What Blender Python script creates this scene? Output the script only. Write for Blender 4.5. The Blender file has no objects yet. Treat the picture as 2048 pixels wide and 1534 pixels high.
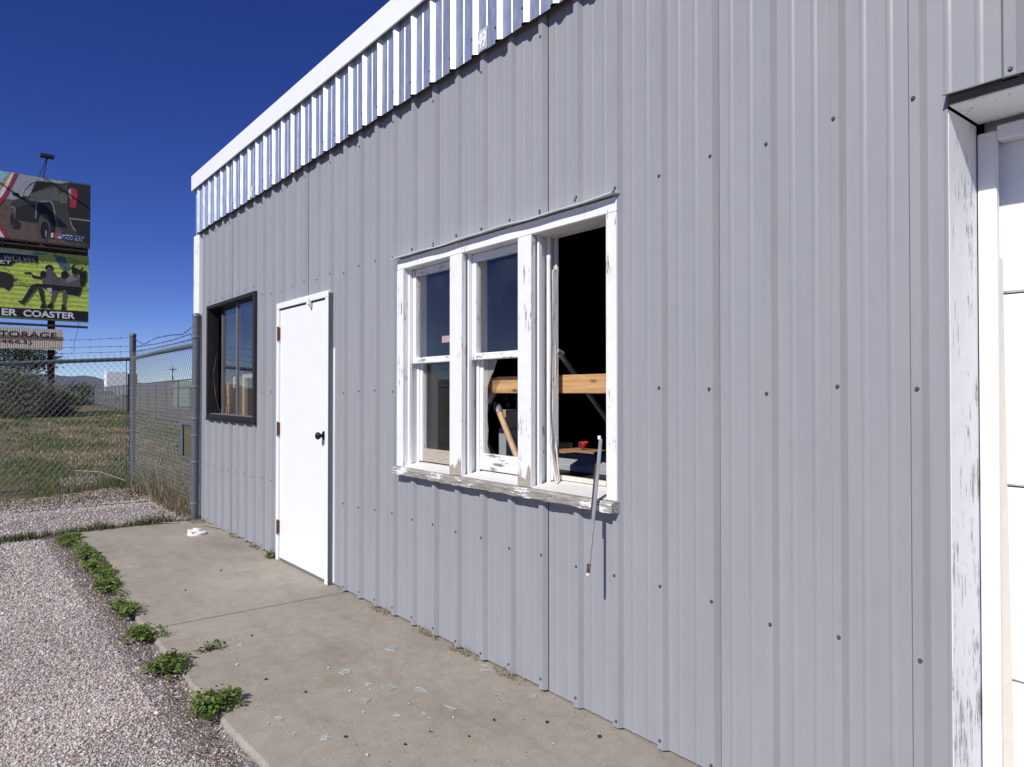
import bpy, bmesh, math, random
import numpy as np
from mathutils import Vector, Matrix, Euler

random.seed(7)
rng = np.random.default_rng(11)
scene = bpy.context.scene
COL = scene.collection

# ------------------------------------------------------------------ camera
THETA = math.radians(38.507)
cam_data = bpy.data.cameras.new("camera")
cam_data.sensor_width = 36.0
cam_data.lens = 24.94
cam_data.clip_start = 0.05
cam_data.clip_end = 20000
cam = bpy.data.objects.new("camera", cam_data)
COL.objects.link(cam)
cam.location = (-2.135, 0.0, 1.355)
cam.rotation_euler = (math.radians(90.72), 0, -THETA)
scene.camera = cam

# ------------------------------------------------------------------ light
SUN_DIR = Vector((1.0, 0.31, -0.92)).normalized()       # direction the light travels
world = bpy.data.worlds.new("World")
scene.world = world
world.use_nodes = True
wn = world.node_tree
bg = wn.nodes["Background"]
sky = wn.nodes.new("ShaderNodeTexSky")
sky.sky_type = 'NISHITA'
sky.sun_disc = False
sky.sun_elevation = math.asin(-SUN_DIR.z)
sky.sun_rotation = math.atan2(-SUN_DIR.x, -SUN_DIR.y)
sky.altitude = 1000
sky.air_density = 0.6
sky.dust_density = 0.0
sky.ozone_density = 3.0
hs = wn.nodes.new("ShaderNodeHueSaturation")
hs.inputs["Saturation"].default_value = 1.25
hs.inputs["Hue"].default_value = 0.526
wn.links.new(sky.outputs[0], hs.inputs["Color"])
wn.links.new(hs.outputs[0], bg.inputs[0])
bg.inputs[1].default_value = 0.10

sun_data = bpy.data.lights.new("sun", 'SUN')
sun_data.energy = 4.6
sun_data.angle = math.radians(0.53)
sun_data.color = (1.0, 0.965, 0.91)
sun = bpy.data.objects.new("sun", sun_data)
COL.objects.link(sun)
sun.rotation_euler = SUN_DIR.to_track_quat('-Z', 'Y').to_euler()
sun.location = (-20, -6, 20)

vs = scene.view_settings
vs.view_transform = 'Standard'
vs.look = 'None'
vs.exposure = 0.1
vs.gamma = 1.0
vs.use_curve_mapping = False
scene.render.engine = 'CYCLES'

# ------------------------------------------------------------------ material helpers
def new_mat(name):
    m = bpy.data.materials.new(name)
    m.use_nodes = True
    nt = m.node_tree
    return m, nt, nt.nodes["Principled BSDF"]

def N(nt, typ, **kw):
    n = nt.nodes.new(typ)
    for k, v in kw.items():
        setattr(n, k, v)
    return n

def coords(nt, scale=(1, 1, 1), which='Object', rot=(0, 0, 0)):
    if which == 'World':
        t = N(nt, "ShaderNodeNewGeometry"); out = t.outputs["Position"]
    else:
        t = N(nt, "ShaderNodeTexCoord"); out = t.outputs[which]
    mp = N(nt, "ShaderNodeMapping")
    mp.inputs["Scale"].default_value = scale
    mp.inputs["Rotation"].default_value = rot
    nt.links.new(out, mp.inputs["Vector"])
    return mp.outputs[0]

def noise(nt, vec, scale=5, detail=4, rough=0.6):
    n = N(nt, "ShaderNodeTexNoise")
    n.inputs["Scale"].default_value = scale
    n.inputs["Detail"].default_value = detail
    n.inputs["Roughness"].default_value = rough
    nt.links.new(vec, n.inputs["Vector"])
    return n.outputs["Fac"]

def ramp(nt, fac, stops):
    r = N(nt, "ShaderNodeValToRGB")
    els = r.color_ramp.elements
    while len(els) < len(stops):
        els.new(0.5)
    for e, (p, c) in zip(els, stops):
        e.position = p
        e.color = (c[0], c[1], c[2], 1) if hasattr(c, '__len__') else (c, c, c, 1)
    nt.links.new(fac, r.inputs[0])
    return r.outputs[0]

def mix(nt, fac, a, b, blend='MIX'):
    m = N(nt, "ShaderNodeMix", data_type='RGBA', blend_type=blend)
    for sock, v in ((m.inputs[0], fac), (m.inputs[6], a), (m.inputs[7], b)):
        if isinstance(v, bpy.types.NodeSocket):
            nt.links.new(v, sock)
        elif hasattr(v, '__len__'):
            sock.default_value = (v[0], v[1], v[2], 1)
        else:
            sock.default_value = v
    return m.outputs[2]

def bump(nt, bsdf, height, strength=0.3, dist=0.01):
    b = N(nt, "ShaderNodeBump")
    b.inputs["Strength"].default_value = strength
    b.inputs["Distance"].default_value = dist
    nt.links.new(height, b.inputs["Height"])
    nt.links.new(b.outputs[0], bsdf.inputs["Normal"])

def simple(name, col, rough=0.6, metal=0.0, var=0.12, vscale=20, spec=0.5, bumpk=0.0, stretch=(1, 1, 1)):
    m, nt, p = new_mat(name)
    v = coords(nt, stretch, 'World')
    f = noise(nt, v, vscale)
    c = ramp(nt, f, [(0.25, [x * (1 - var) for x in col]), (0.75, [min(1, x * (1 + var)) for x in col])])
    nt.links.new(c, p.inputs["Base Color"])
    p.inputs["Roughness"].default_value = rough
    p.inputs["Metallic"].default_value = metal
    p.inputs["Specular IOR Level"].default_value = spec
    if bumpk:
        bump(nt, p, f, bumpk, 0.01)
    return m

M = {}
# grey siding paint
m, nt, p = new_mat("grey_siding_paint")
v = coords(nt, (1, 1, 0.12), 'World')
v1 = coords(nt, (1, 1, 1), 'World')
f = noise(nt, v, 9, 5)
f2 = noise(nt, v1, 1.7, 5)
f3 = noise(nt, v1, 130, 2)
c = ramp(nt, f, [(0.3, (0.276, 0.285, 0.302)), (0.7, (0.306, 0.315, 0.332))])
# grubby scuffs low on the sheets
sm = ramp(nt, noise(nt, coords(nt, (1, 2.2, 1.2), 'World'), 3.1, 7, 0.7), [(0.56, 0.0), (0.76, 0.32)])
c = mix(nt, sm, c, (0.225, 0.228, 0.24))
sk = ramp(nt, noise(nt, coords(nt, (1, 30, 0.35), 'World'), 2.2, 5, 0.65), [(0.60, 0.0), (0.74, 0.35)])
c = mix(nt, sk, c, (0.235, 0.235, 0.24))
sc = ramp(nt, noise(nt, coords(nt, (1, 9, 70), 'World'), 1.3, 4, 0.6), [(0.745, 0.0), (0.77, 0.5)])
c = mix(nt, sc, c, (0.16, 0.16, 0.17))
fl = ramp(nt, f3, [(0.70, 0.0), (0.78, 0.35)])
c = mix(nt, fl, c, (0.25, 0.25, 0.27))
nt.links.new(c, p.inputs["Base Color"])
nt.links.new(ramp(nt, f2, [(0.3, 0.36), (0.7, 0.5)]), p.inputs["Roughness"])
bump(nt, p, noise(nt, v1, 4.5, 2), 0.12, 0.02)
M['siding'] = m

m, nt, p = new_mat("galvanised_sheet")
v = coords(nt, (1, 1, 0.25), 'World')
f = noise(nt, v, 35, 4)
nt.links.new(ramp(nt, f, [(0.3, (0.60, 0.64, 0.69)), (0.7, (0.72, 0.75, 0.79))]), p.inputs["Base Color"])
p.inputs["Metallic"].default_value = 0.85
nt.links.new(ramp(nt, f, [(0.3, 0.36), (0.7, 0.47)]), p.inputs["Roughness"])
M['galv'] = m

M['white_trim'] = simple("white_trim_paint", (0.80, 0.81, 0.82), 0.45, var=0.03, vscale=8)
M['door_white'] = simple("white_door_paint", (0.80, 0.81, 0.83), 0.4, var=0.02, vscale=6)
M['slate_trim'] = simple("slate_grey_metal", (0.10, 0.125, 0.14), 0.5, var=0.1)
M['pipe'] = simple("galvanised_pipe", (0.115, 0.13, 0.145), 0.5, metal=0.3, var=0.18, vscale=14)
M['wire'] = simple("galvanised_wire", (0.27, 0.27, 0.26), 0.55, metal=0.35, var=0.2, vscale=60)
M['barb'] = simple("rusty_wire", (0.07, 0.05, 0.045), 0.7, var=0.3, vscale=60)
M['bronze'] = simple("bronze_aluminium", (0.012, 0.011, 0.010), 0.55, var=0.2)
M['bar_grey'] = simple("dull_aluminium", (0.22, 0.22, 0.22), 0.45, metal=0.4, var=0.1)
M['screw'] = simple("screw_head_paint", (0.075, 0.08, 0.095), 0.5, var=0.25, vscale=90)
M['rust'] = simple("rusty_steel", (0.10, 0.038, 0.02), 0.8, var=0.5, vscale=120)
M['knob'] = simple("dark_bronze_knob", (0.035, 0.03, 0.025), 0.25, metal=0.7, var=0.1)
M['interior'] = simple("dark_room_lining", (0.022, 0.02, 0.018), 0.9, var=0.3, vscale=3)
M['black'] = simple("black_rubber", (0.015, 0.015, 0.016), 0.6, var=0.2)
M['plastic_black'] = simple("torn_black_plastic", (0.018, 0.018, 0.02), 0.3, var=0.2)
M['tan_board'] = simple("tan_fibreboard", (0.42, 0.31, 0.20), 0.8, var=0.2, vscale=30)
M['cream'] = simple("cream_vinyl", (0.66, 0.62, 0.53), 0.5, var=0.06)
M['greybox'] = simple("grey_card", (0.30, 0.31, 0.33), 0.8, var=0.08)
M['red_cloth'] = simple("red_cloth", (0.45, 0.02, 0.04), 0.7, var=0.2)
M['steel_bar'] = simple("grey_painted_steel", (0.36, 0.37, 0.37), 0.45, metal=0.3, var=0.15, vscale=30)
M['dark_steel'] = simple("dark_rusty_steel", (0.045, 0.03, 0.026), 0.75, var=0.3, vscale=6)
M['beam_red'] = simple("rusty_red_post", (0.075, 0.028, 0.02), 0.8, var=0.35, vscale=3)
M['white_plastic'] = simple("white_plastic", (0.8, 0.8, 0.78), 0.4, var=0.03)
M['roof'] = simple("roof_metal", (0.4, 0.4, 0.4), 0.5, var=0.1)

def wood_mat(name, dark, light, axis, rough=0.7, k=1.0, knots=False):
    m, nt, p = new_mat(name)
    s = [38, 38, 38]; s[axis] = 3.0
    v = coords(nt, s, 'World')
    f = noise(nt, v, k, 6, 0.65)
    c = ramp(nt, f, [(0.3, dark), (0.7, light)])
    if knots:
        vv = coords(nt, (5, 5.5, 16), 'World')
        vo = N(nt, "ShaderNodeTexVoronoi"); vo.inputs["Scale"].default_value = 1.0
        nt.links.new(vv, vo.inputs["Vector"])
        kn = ramp(nt, vo.outputs["Distance"], [(0.08, 1.0), (0.2, 0.0)])
        c = mix(nt, kn, c, [x * 0.25 for x in dark])
    nt.links.new(c, p.inputs["Base Color"])
    p.inputs["Roughness"].default_value = rough
    bump(nt, p, f, 0.35, 0.006)
    return m

M['pine'] = wood_mat("pine_lumber", (0.38, 0.19, 0.07), (0.66, 0.42, 0.2), 1, 0.55, knots=True)
M['handle'] = wood_mat("ash_handle", (0.34, 0.21, 0.11), (0.55, 0.38, 0.22), 2, 0.5)
M['slat_grey'] = wood_mat('grey_weathered_edge', (0.07, 0.06, 0.055), (0.17, 0.15, 0.14), 1, 0.8)
M['slat'] = wood_mat("old_board", (0.25, 0.12, 0.05), (0.45, 0.26, 0.13), 1, 0.7)

def peel_mat(name, axis, amount, wood_d=(0.14, 0.12, 0.10), wood_l=(0.34, 0.29, 0.23), white=(0.79, 0.80, 0.81)):
    """weathered white paint flaking off bare grey wood, grain along the given axis"""
    m, nt, p = new_mat(name)
    s = [80, 80, 80]; s[axis] = 9
    vs_ = coords(nt, s, 'World')
    fine = noise(nt, vs_, 1.0, 7, 0.72)
    v1 = coords(nt, (1, 1, 1), 'World')
    big = noise(nt, v1, 5.5, 4, 0.6)
    add = N(nt, "ShaderNodeMath", operation='ADD')
    mul = N(nt, "ShaderNodeMath", operation='MULTIPLY'); mul.inputs[1].default_value = 0.55
    nt.links.new(big, mul.inputs[0])
    nt.links.new(fine, add.inputs[0]); nt.links.new(mul.outputs[0], add.inputs[1])
    t = 1.02 - amount
    fac = ramp(nt, add.outputs[0], [(t, 0.0), (t + 0.035, 1.0)])
    wood = ramp(nt, noise(nt, vs_, 1.6, 5, 0.6), [(0.3, wood_d), (0.7, wood_l)])
    paint = ramp(nt, noise(nt, v1, 18, 3), [(0.3, [x * 0.94 for x in white]), (0.7, white)])
    nt.links.new(mix(nt, fac, paint, wood), p.inputs["Base Color"])
    p.inputs["Roughness"].default_value = 0.65
    inv = N(nt, "ShaderNodeMath", operation='SUBTRACT'); inv.inputs[0].default_value = 1.0
    nt.links.new(fac, inv.inputs[1])
    sm_ = N(nt, "ShaderNodeMath", operation='MULTIPLY_ADD')
    nt.links.new(inv.outputs[0], sm_.inputs[0]); sm_.inputs[1].default_value = 0.7
    nt.links.new(fine, sm_.inputs[2])
    bump(nt, p, sm_.outputs[0], 0.45, 0.004)
    return m

M['peel_v'] = peel_mat("peeling_white_paint_upright", 2, 0.12)
M['peel_h'] = peel_mat("peeling_white_paint_level", 1, 0.12)
M['peel_jamb'] = peel_mat("worn_white_jamb_paint", 2, 0.17, (0.25, 0.25, 0.25), (0.45, 0.45, 0.44), (0.84, 0.85, 0.86))
M['peel_heavy'] = peel_mat("mostly_bare_sill", 1, 0.33, (0.17, 0.155, 0.135), (0.40, 0.37, 0.325))
M['peel_rail'] = peel_mat("flaking_sash_rail", 1, 0.17)
M['barewood'] = peel_mat("bare_sash_rail", 1, 0.52, (0.28, 0.24, 0.19), (0.48, 0.43, 0.36))
M['inner_sill'] = simple("pale_inner_sill", (0.66, 0.65, 0.62), 0.6, var=0.06)

def glass_mat(name, dust=0.05, tint=(1, 1, 1), dustcol=(0.4, 0.4, 0.4), refl=1.0):
    m = bpy.data.materials.new(name); m.use_nodes = True
    nt = m.node_tree; nt.nodes.remove(nt.nodes["Principled BSDF"])
    out = nt.nodes["Material Output"]
    tr = N(nt, "ShaderNodeBsdfTransparent"); tr.inputs[0].default_value = (*tint, 1)
    gl = N(nt, "ShaderNodeBsdfGlossy"); gl.inputs["Roughness"].default_value = 0.01
    fr = N(nt, "ShaderNodeFresnel")
    gm = N(nt, "ShaderNodeNewGeometry")                      # same reflectance on the pane's two faces
    ior = N(nt, "ShaderNodeMath", operation='MULTIPLY_ADD'); ior.inputs[1].default_value = 1 / 1.52 - 1.52; ior.inputs[2].default_value = 1.52
    nt.links.new(gm.outputs["Backfacing"], ior.inputs[0]); nt.links.new(ior.outputs[0], fr.inputs[0])
    dbl = N(nt, "ShaderNodeMath", operation='MULTIPLY'); dbl.inputs[1].default_value = refl; dbl.use_clamp = True
    nt.links.new(fr.outputs[0], dbl.inputs[0])
    mx = N(nt, "ShaderNodeMixShader")
    nt.links.new(dbl.outputs[0], mx.inputs[0]); nt.links.new(tr.outputs[0], mx.inputs[1]); nt.links.new(gl.outputs[0], mx.inputs[2])
    df = N(nt, "ShaderNodeBsdfDiffuse"); df.inputs[0].default_value = (*dustcol, 1)
    v = coords(nt, (1, 1, 1), 'World')
    a = ramp(nt, noise(nt, v, 160, 2), [(0.68, dust * 0.35), (0.78, min(1, dust * 4))])
    b = ramp(nt, noise(nt, v, 3, 5), [(0.35, dust * 0.2), (0.7, dust)])
    mm = N(nt, "ShaderNodeMath", operation='MAXIMUM')
    nt.links.new(a, mm.inputs[0]); nt.links.new(b, mm.inputs[1])
    mx2 = N(nt, "ShaderNodeMixShader")
    nt.links.new(mm.outputs[0], mx2.inputs[0]); nt.links.new(mx.outputs[0], mx2.inputs[1]); nt.links.new(df.outputs[0], mx2.inputs[2])
    nt.links.new(mx2.outputs[0], out.inputs[0])
    return m
M['glass'] = glass_mat("dusty_window_glass", 0.03)
M['shard'] = glass_mat("broken_glass", 0.30, (0.98, 0.99, 0.985), (0.6, 0.63, 0.61), 1.0)
M["shard_edge"] = simple("broken_glass_edge", (0.50, 0.57, 0.54), 0.2, var=0.2, vscale=60)

# concrete
m, nt, p = new_mat("old_concrete")
v = coords(nt, (1, 1, 1), 'World')
big = noise(nt, v, 1.3, 6, 0.65)
mid = noise(nt, v, 14, 5, 0.7)
fine = noise(nt, v, 240, 3, 0.7)
c = ramp(nt, big, [(0.28, (0.28, 0.245, 0.198)), (0.5, (0.37, 0.328, 0.268)), (0.72, (0.44, 0.395, 0.33))])
c = mix(nt, 0.35, c, ramp(nt, mid, [(0.3, (0.20, 0.178, 0.147)), (0.7, (0.44, 0.405, 0.345))]))
c = mix(nt, ramp(nt, fine, [(0.32, 0.75), (0.56, 0.0)]), c, (0.12, 0.107, 0.09))
st = ramp(nt, noise(nt, coords(nt, (1, 0.5, 1), 'World'), 2.3, 5), [(0.6, 0.0), (0.75, 0.3)])
c = mix(nt, st, c, (0.28, 0.20, 0.12))
spk = ramp(nt, noise(nt, v, 110, 2, 0.5), [(0.64, 0.0), (0.70, 0.55)])
c = mix(nt, spk, c, (0.50, 0.47, 0.42))
spd = ramp(nt, noise(nt, coords(nt, (1, 1, 1), 'World', (0.3, 0.2, 0.9)), 75, 3, 0.6), [(0.66, 0.0), (0.72, 0.6)])
c = mix(nt, spd, c, (0.10, 0.09, 0.08))
wet = ramp(nt, noise(nt, coords(nt, (1.6, 0.55, 1), 'World'), 1.9, 6, 0.7), [(0.50, 0.0), (0.66, 0.42)])
c = mix(nt, wet, c, (0.17, 0.155, 0.135))
nt.links.new(c, p.inputs["Base Color"])
p.inputs["Roughness"].default_value = 0.9
p.inputs["Specular IOR Level"].default_value = 0.25
bump(nt, p, fine, 0.5, 0.004)
M['concrete'] = m

# gravel sheet (below and beyond the scattered stones)
m, nt, p = new_mat("pink_chip_gravel")
v = coords(nt, (1, 1, 1), 'World')
vo = N(nt, "ShaderNodeTexVoronoi"); vo.inputs["Scale"].default_value = 85
nt.links.new(v, vo.inputs["Vector"])
c = ramp(nt, vo.outputs["Color"], [(0.1, (0.10, 0.08, 0.075)), (0.4, (0.22, 0.18, 0.17)), (0.75, (0.34, 0.285, 0.27)), (1.0, (0.44, 0.39, 0.37))])
c = mix(nt, ramp(nt, vo.outputs["Distance"], [(0.35, 0.0), (0.75, 0.75)]), c, (0.10, 0.085, 0.08))  # gaps between chips darkened: shade among the stones put into the colour
c = mix(nt, ramp(nt, noise(nt, v, 1.2, 5), [(0.5, 0.0), (0.75, 0.45)]), c, (0.16, 0.14, 0.13))
nt.links.new(c, p.inputs["Base Color"])
p.inputs["Roughness"].default_value = 0.95
inv = N(nt, "ShaderNodeMath", operation='SUBTRACT'); inv.inputs[0].default_value = 1.0
nt.links.new(vo.outputs["Distance"], inv.inputs[1])
bump(nt, p, inv.outputs[0], 0.8, 0.008)
M['gravel'] = m

# dry field soil
m, nt, p = new_mat("dry_field_soil")
v = coords(nt, (1, 1, 1), 'World')
a = noise(nt, v, 0.55, 6, 0.65)
b = noise(nt, v, 22, 4, 0.7)
c = ramp(nt, a, [(0.3, (0.085, 0.085, 0.04)), (0.5, (0.15, 0.125, 0.07)), (0.68, (0.23, 0.19, 0.14))])
c = mix(nt, 0.5, c, ramp(nt, b, [(0.3, (0.05, 0.05, 0.025)), (0.7, (0.24, 0.20, 0.15))]))
nt.links.new(c, p.inputs["Base Color"])
p.inputs["Roughness"].default_value = 1.0
p.inputs["Specular IOR Level"].default_value = 0.1
bump(nt, p, b, 0.8, 0.05)
M['soil'] = m

m, nt, p = new_mat("dirt_bank")
v = coords(nt, (1, 1, 1), 'World')
b = noise(nt, v, 40, 6, 0.7)
nt.links.new(ramp(nt, b, [(0.3, (0.05, 0.042, 0.036)), (0.55, (0.16, 0.13, 0.11)), (0.75, (0.34, 0.29, 0.26))]), p.inputs["Base Color"])
p.inputs["Roughness"].default_value = 1.0
bump(nt, p, b, 0.9, 0.02)
M['dirt'] = m

m, nt, p = new_mat("hazed_pine_hill")  # pine and red earth, with blue distance haze put into the colour
v = coords(nt, (1, 1, 1), 'World')
nt.links.new(ramp(nt, noise(nt, v, 0.004, 6, 0.7), [(0.35, (0.055, 0.075, 0.10)), (0.55, (0.10, 0.105, 0.135)), (0.68, (0.20, 0.15, 0.14))]), p.inputs["Base Color"])
p.inputs["Roughness"].default_value = 1.0
M['hill'] = m

def attr_mat(name, rough=0.8, transl=0.0, spec=0.3):
    m, nt, p = new_mat(name)
    a = N(nt, "ShaderNodeAttribute"); a.attribute_name = "Col"
    nt.links.new(a.outputs["Color"], p.inputs["Base Color"])
    p.inputs["Roughness"].default_value = rough
    p.inputs["Specular IOR Level"].default_value = spec
    if transl:
        t = N(nt, "ShaderNodeBsdfTranslucent")
        nt.links.new(a.outputs["Color"], t.inputs[0])
        mx = N(nt, "ShaderNodeMixShader"); mx.inputs[0].default_value = transl
        nt.links.new(p.outputs[0], mx.inputs[1]); nt.links.new(t.outputs[0], mx.inputs[2])
        nt.links.new(mx.outputs[0], nt.nodes["Material Output"].inputs[0])
    return m
M['leaf'] = attr_mat("leaf", 0.55, 0.3)
M['blade'] = attr_mat("grass_blade", 0.7, 0.3)
M['stone'] = attr_mat("crushed_stone", 0.9, 0.0, 0.2)

def flat(name, col, rough=0.6):
    if name not in M:
        M[name] = simple(name, col, rough, var=0.28 if name.startswith('print_') else 0.05, vscale=5 if name.startswith('print_') else 2)
    return M[name]

# ------------------------------------------------------------------ mesh helpers
class MB:
    def __init__(self):
        self.v = []; self.f = []; self.mi = []; self.mats = []
    def slot(self, mat):
        if mat not in self.mats:
            self.mats.append(mat)
        return self.mats.index(mat)
    def poly(self, pts, mat=None):
        i = len(self.v)
        self.v += [tuple(p) for p in pts]
        self.f.append(tuple(range(i, i + len(pts))))
        self.mi.append(self.slot(mat) if mat else 0)
    def box(self, x0, x1, y0, y1, z0, z1, mat=None):
        i = len(self.v)
        self.v += [(x0, y0, z0), (x1, y0, z0), (x1, y1, z0), (x0, y1, z0), (x0, y0, z1), (x1, y0, z1), (x1, y1, z1), (x0, y1, z1)]
        k = self.slot(mat) if mat else 0
        for q in ((0, 3, 2, 1), (4, 5, 6, 7), (0, 1, 5, 4), (1, 2, 6, 5), (2, 3, 7, 6), (3, 0, 4, 7)):
            self.f.append(tuple(i + a for a in q)); self.mi.append(k)
    def tube(self, pts, r, n=8, mat=None, cap=True):
        """round bar through a list of points; r a number or a list"""
        k = self.slot(mat) if mat else 0
        pts = [Vector(p) for p in pts]
        base = len(self.v)
        for j, p in enumerate(pts):
            d = (pts[min(j + 1, len(pts) - 1)] - pts[max(j - 1, 0)])
            if d.length < 1e-9: d = Vector((0, 0, 1))
            d.normalize()
            up = Vector((0, 0, 1)) if abs(d.z) < 0.95 else Vector((0, 1, 0))
            a = d.cross(up).normalized(); b = a.cross(d)
            rr = r[j] if hasattr(r, '__len__') else r
            for q in range(n):
                t = 2 * math.pi * q / n
                self.v.append(tuple(p + a * (rr * math.cos(t)) + b * (rr * math.sin(t))))
        for j in range(len(pts) - 1):
            for q in range(n):
                a0 = base + j * n + q; a1 = base + j * n + (q + 1) % n
                self.f.append((a0, a1, a1 + n, a0 + n)); self.mi.append(k)
        if cap:
            self.f.append(tuple(base + q for q in range(n))[::-1]); self.mi.append(k)
            e = base + (len(pts) - 1) * n
            self.f.append(tuple(e + q for q in range(n))); self.mi.append(k)
    def prism(self, poly2, axis, a, b, mat=None):
        """2-D outline pushed along an axis: axis 0 -> outline is (y,z), 1 -> (x,z), 2 -> (x,y)"""
        k = self.slot(mat) if mat else 0
        def P(q, h):
            return (h, q[0], q[1]) if axis == 0 else ((q[0], h, q[1]) if axis == 1 else (q[0], q[1], h))
        i = len(self.v); n = len(poly2)
        self.v += [P(q, a) for q in poly2] + [P(q, b) for q in poly2]
        self.f.append(tuple(range(i, i + n))[::-1]); self.mi.append(k)
        self.f.append(tuple(range(i + n, i + 2 * n))); self.mi.append(k)
        for j in range(n):
            self.f.append((i + j, i + (j + 1) % n, i + n + (j + 1) % n, i + n + j)); self.mi.append(k)
    def build(self, name, mat=None, parent=None, smooth=False, bevel=0.0, fix=True):
        me = bpy.data.meshes.new(name)
        me.from_pydata(self.v, [], self.f)
        for mm in (self.mats or [mat]):
            me.materials.append(mm)
        if self.mats:
            me.polygons.foreach_set("material_index", self.mi)
        if fix:
            bm = bmesh.new(); bm.from_mesh(me)
            bmesh.ops.recalc_face_normals(bm, faces=bm.faces)
            bm.to_mesh(me); bm.free()
        if smooth:
            me.polygons.foreach_set("use_smooth", [True] * len(me.polygons))
            try: me.set_sharp_from_angle(angle=math.radians(45))
            except Exception: pass
        me.update()
        o = bpy.data.objects.new(name, me)
        COL.objects.link(o)
        if parent is not None:
            o.parent = parent
            o.matrix_parent_inverse = parent.matrix_world.inverted() if False else Matrix.Translation(-WORLD_LOC(parent))
        if bevel:
            md = o.modifiers.new("edge", 'BEVEL'); md.width = bevel; md.segments = 1; md.limit_method = 'ANGLE'
        return o

def WORLD_LOC(o):
    """world location of an unrotated parent chain (all parents here are unrotated empties or meshes at their own origin)"""
    loc = Vector((0, 0, 0))
    while o is not None:
        loc = loc + o.matrix_parent_inverse.translation + Vector(o.location)
        o = o.parent
    return loc

def empty(name, loc=(0, 0, 0)):
    o = bpy.data.objects.new(name, None); COL.objects.link(o)
    o.location = loc; o.empty_display_size = 0.2
    return o

def tag(o, label, cat, group=None):
    o["label"] = label; o["category"] = cat
    if group: o["group"] = group
    return o

def struct(o):
    o["kind"] = "structure"; return o

def stuff(o, label=None, cat=None):
    o["kind"] = "stuff"
    if label: o["label"] = label
    if cat: o["category"] = cat
    return o

def np_mesh(name, verts, faces, cols=None, mat=None, parent=None, smooth=False):
    me = bpy.data.meshes.new(name)
    nv, nf, k = len(verts), len(faces), faces.shape[1]
    me.vertices.add(nv); me.vertices.foreach_set("co", np.ascontiguousarray(verts, dtype=np.float32).ravel())
    me.loops.add(nf * k); me.loops.foreach_set("vertex_index", np.ascontiguousarray(faces, dtype=np.int32).ravel())
    me.polygons.add(nf)
    me.polygons.foreach_set("loop_start", np.arange(0, nf * k, k, dtype=np.int32))
    me.polygons.foreach_set("loop_total", np.full(nf, k, dtype=np.int32))
    me.update(calc_edges=True)
    if cols is not None:
        at = me.color_attributes.new("Col", 'FLOAT_COLOR', 'POINT')
        rgba = np.ones((nv, 4), dtype=np.float32); rgba[:, :3] = cols
        at.data.foreach_set("color", rgba.ravel())
    me.materials.append(mat)
    if smooth: me.polygons.foreach_set("use_smooth", np.ones(nf, dtype=bool))
    o = bpy.data.objects.new(name, me); COL.objects.link(o)
    if parent is not None:
        o.parent = parent
        o.matrix_parent_inverse = Matrix.Translation(-WORLD_LOC(parent))
    return o

def text_obj(body, name, loc, size, mat, parent, rot=(math.pi / 2, 0, 0), width=None, height=None, bold=0.0, depth=0.002, shear=0.0):
    cu = bpy.data.curves.new(name + "_curve", 'FONT')
    cu.body = body; cu.size = size; cu.offset = bold; cu.extrude = depth; cu.shear = shear
    cu.resolution_u = 4
    t = bpy.data.objects.new(name + "_tmp", cu); COL.objects.link(t)
    bpy.context.view_layer.update()
    me = bpy.data.meshes.new_from_object(t.evaluated_get(bpy.context.evaluated_depsgraph_get()))
    bpy.data.objects.remove(t); bpy.data.curves.remove(cu)
    me.name = name
    n = len(me.vertices); co = np.empty(n * 3, dtype=np.float32); me.vertices.foreach_get("co", co); co = co.reshape(-1, 3)
    mn = co.min(0); mx = co.max(0)
    co[:, 0] -= mn[0]; co[:, 1] -= mn[1]
    if width: co[:, 0] *= width / (mx[0] - mn[0])
    if height: co[:, 1] *= height / (mx[1] - mn[1])
    R = np.array(Euler(rot).to_matrix())
    co = co @ R.T + np.array(loc)
    me.vertices.foreach_set("co", co.astype(np.float32).ravel())
    me.materials.clear(); me.materials.append(mat)
    me.update()
    o = bpy.data.objects.new(name, me); COL.objects.link(o)
    if parent is not None:
        o.parent = parent; o.matrix_parent_inverse = Matrix.Translation(-WORLD_LOC(parent))
    return o

def vnoise(x, y, s, seed=0):
    """smooth value noise for scattering"""
    r = np.random.default_rng(seed); g = r.random((64, 64))
    xs = (np.asarray(x) * s) % 63; ys = (np.asarray(y) * s) % 63
    xi = xs.astype(int); yi = ys.astype(int); fx = xs - xi; fy = ys - yi
    fx = fx * fx * (3 - 2 * fx); fy = fy * fy * (3 - 2 * fy)
    return (g[xi, yi] * (1 - fx) * (1 - fy) + g[xi + 1, yi] * fx * (1 - fy) + g[xi, yi + 1] * (1 - fx) * fy + g[xi + 1, yi + 1] * fx * fy)
# ================================================================== GROUND
GZ = -0.03
def grid_sheet(name, x0, x1, y0, y1, nx, ny, zfun, mat):
    xs = np.linspace(x0, x1, nx); ys = np.linspace(y0, y1, ny)
    X, Y = np.meshgrid(xs, ys, indexing='ij')
    Z = zfun(X, Y)
    v = np.stack([X, Y, Z], -1).reshape(-1, 3)
    i = np.arange(nx * ny).reshape(nx, ny)
    f = np.stack([i[:-1, :-1], i[1:, :-1], i[1:, 1:], i[:-1, 1:]], -1).reshape(-1, 4)
    return np_mesh(name, v, f, None, mat, None, True)

mb = MB()
mb.poly([(-9000, -9000, GZ - 0.05), (9000, -9000, GZ - 0.05), (9000, 9000, GZ - 0.05), (-9000, 9000, GZ - 0.05)])
struct(mb.build("ground", M['soil'], fix=False))

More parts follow.
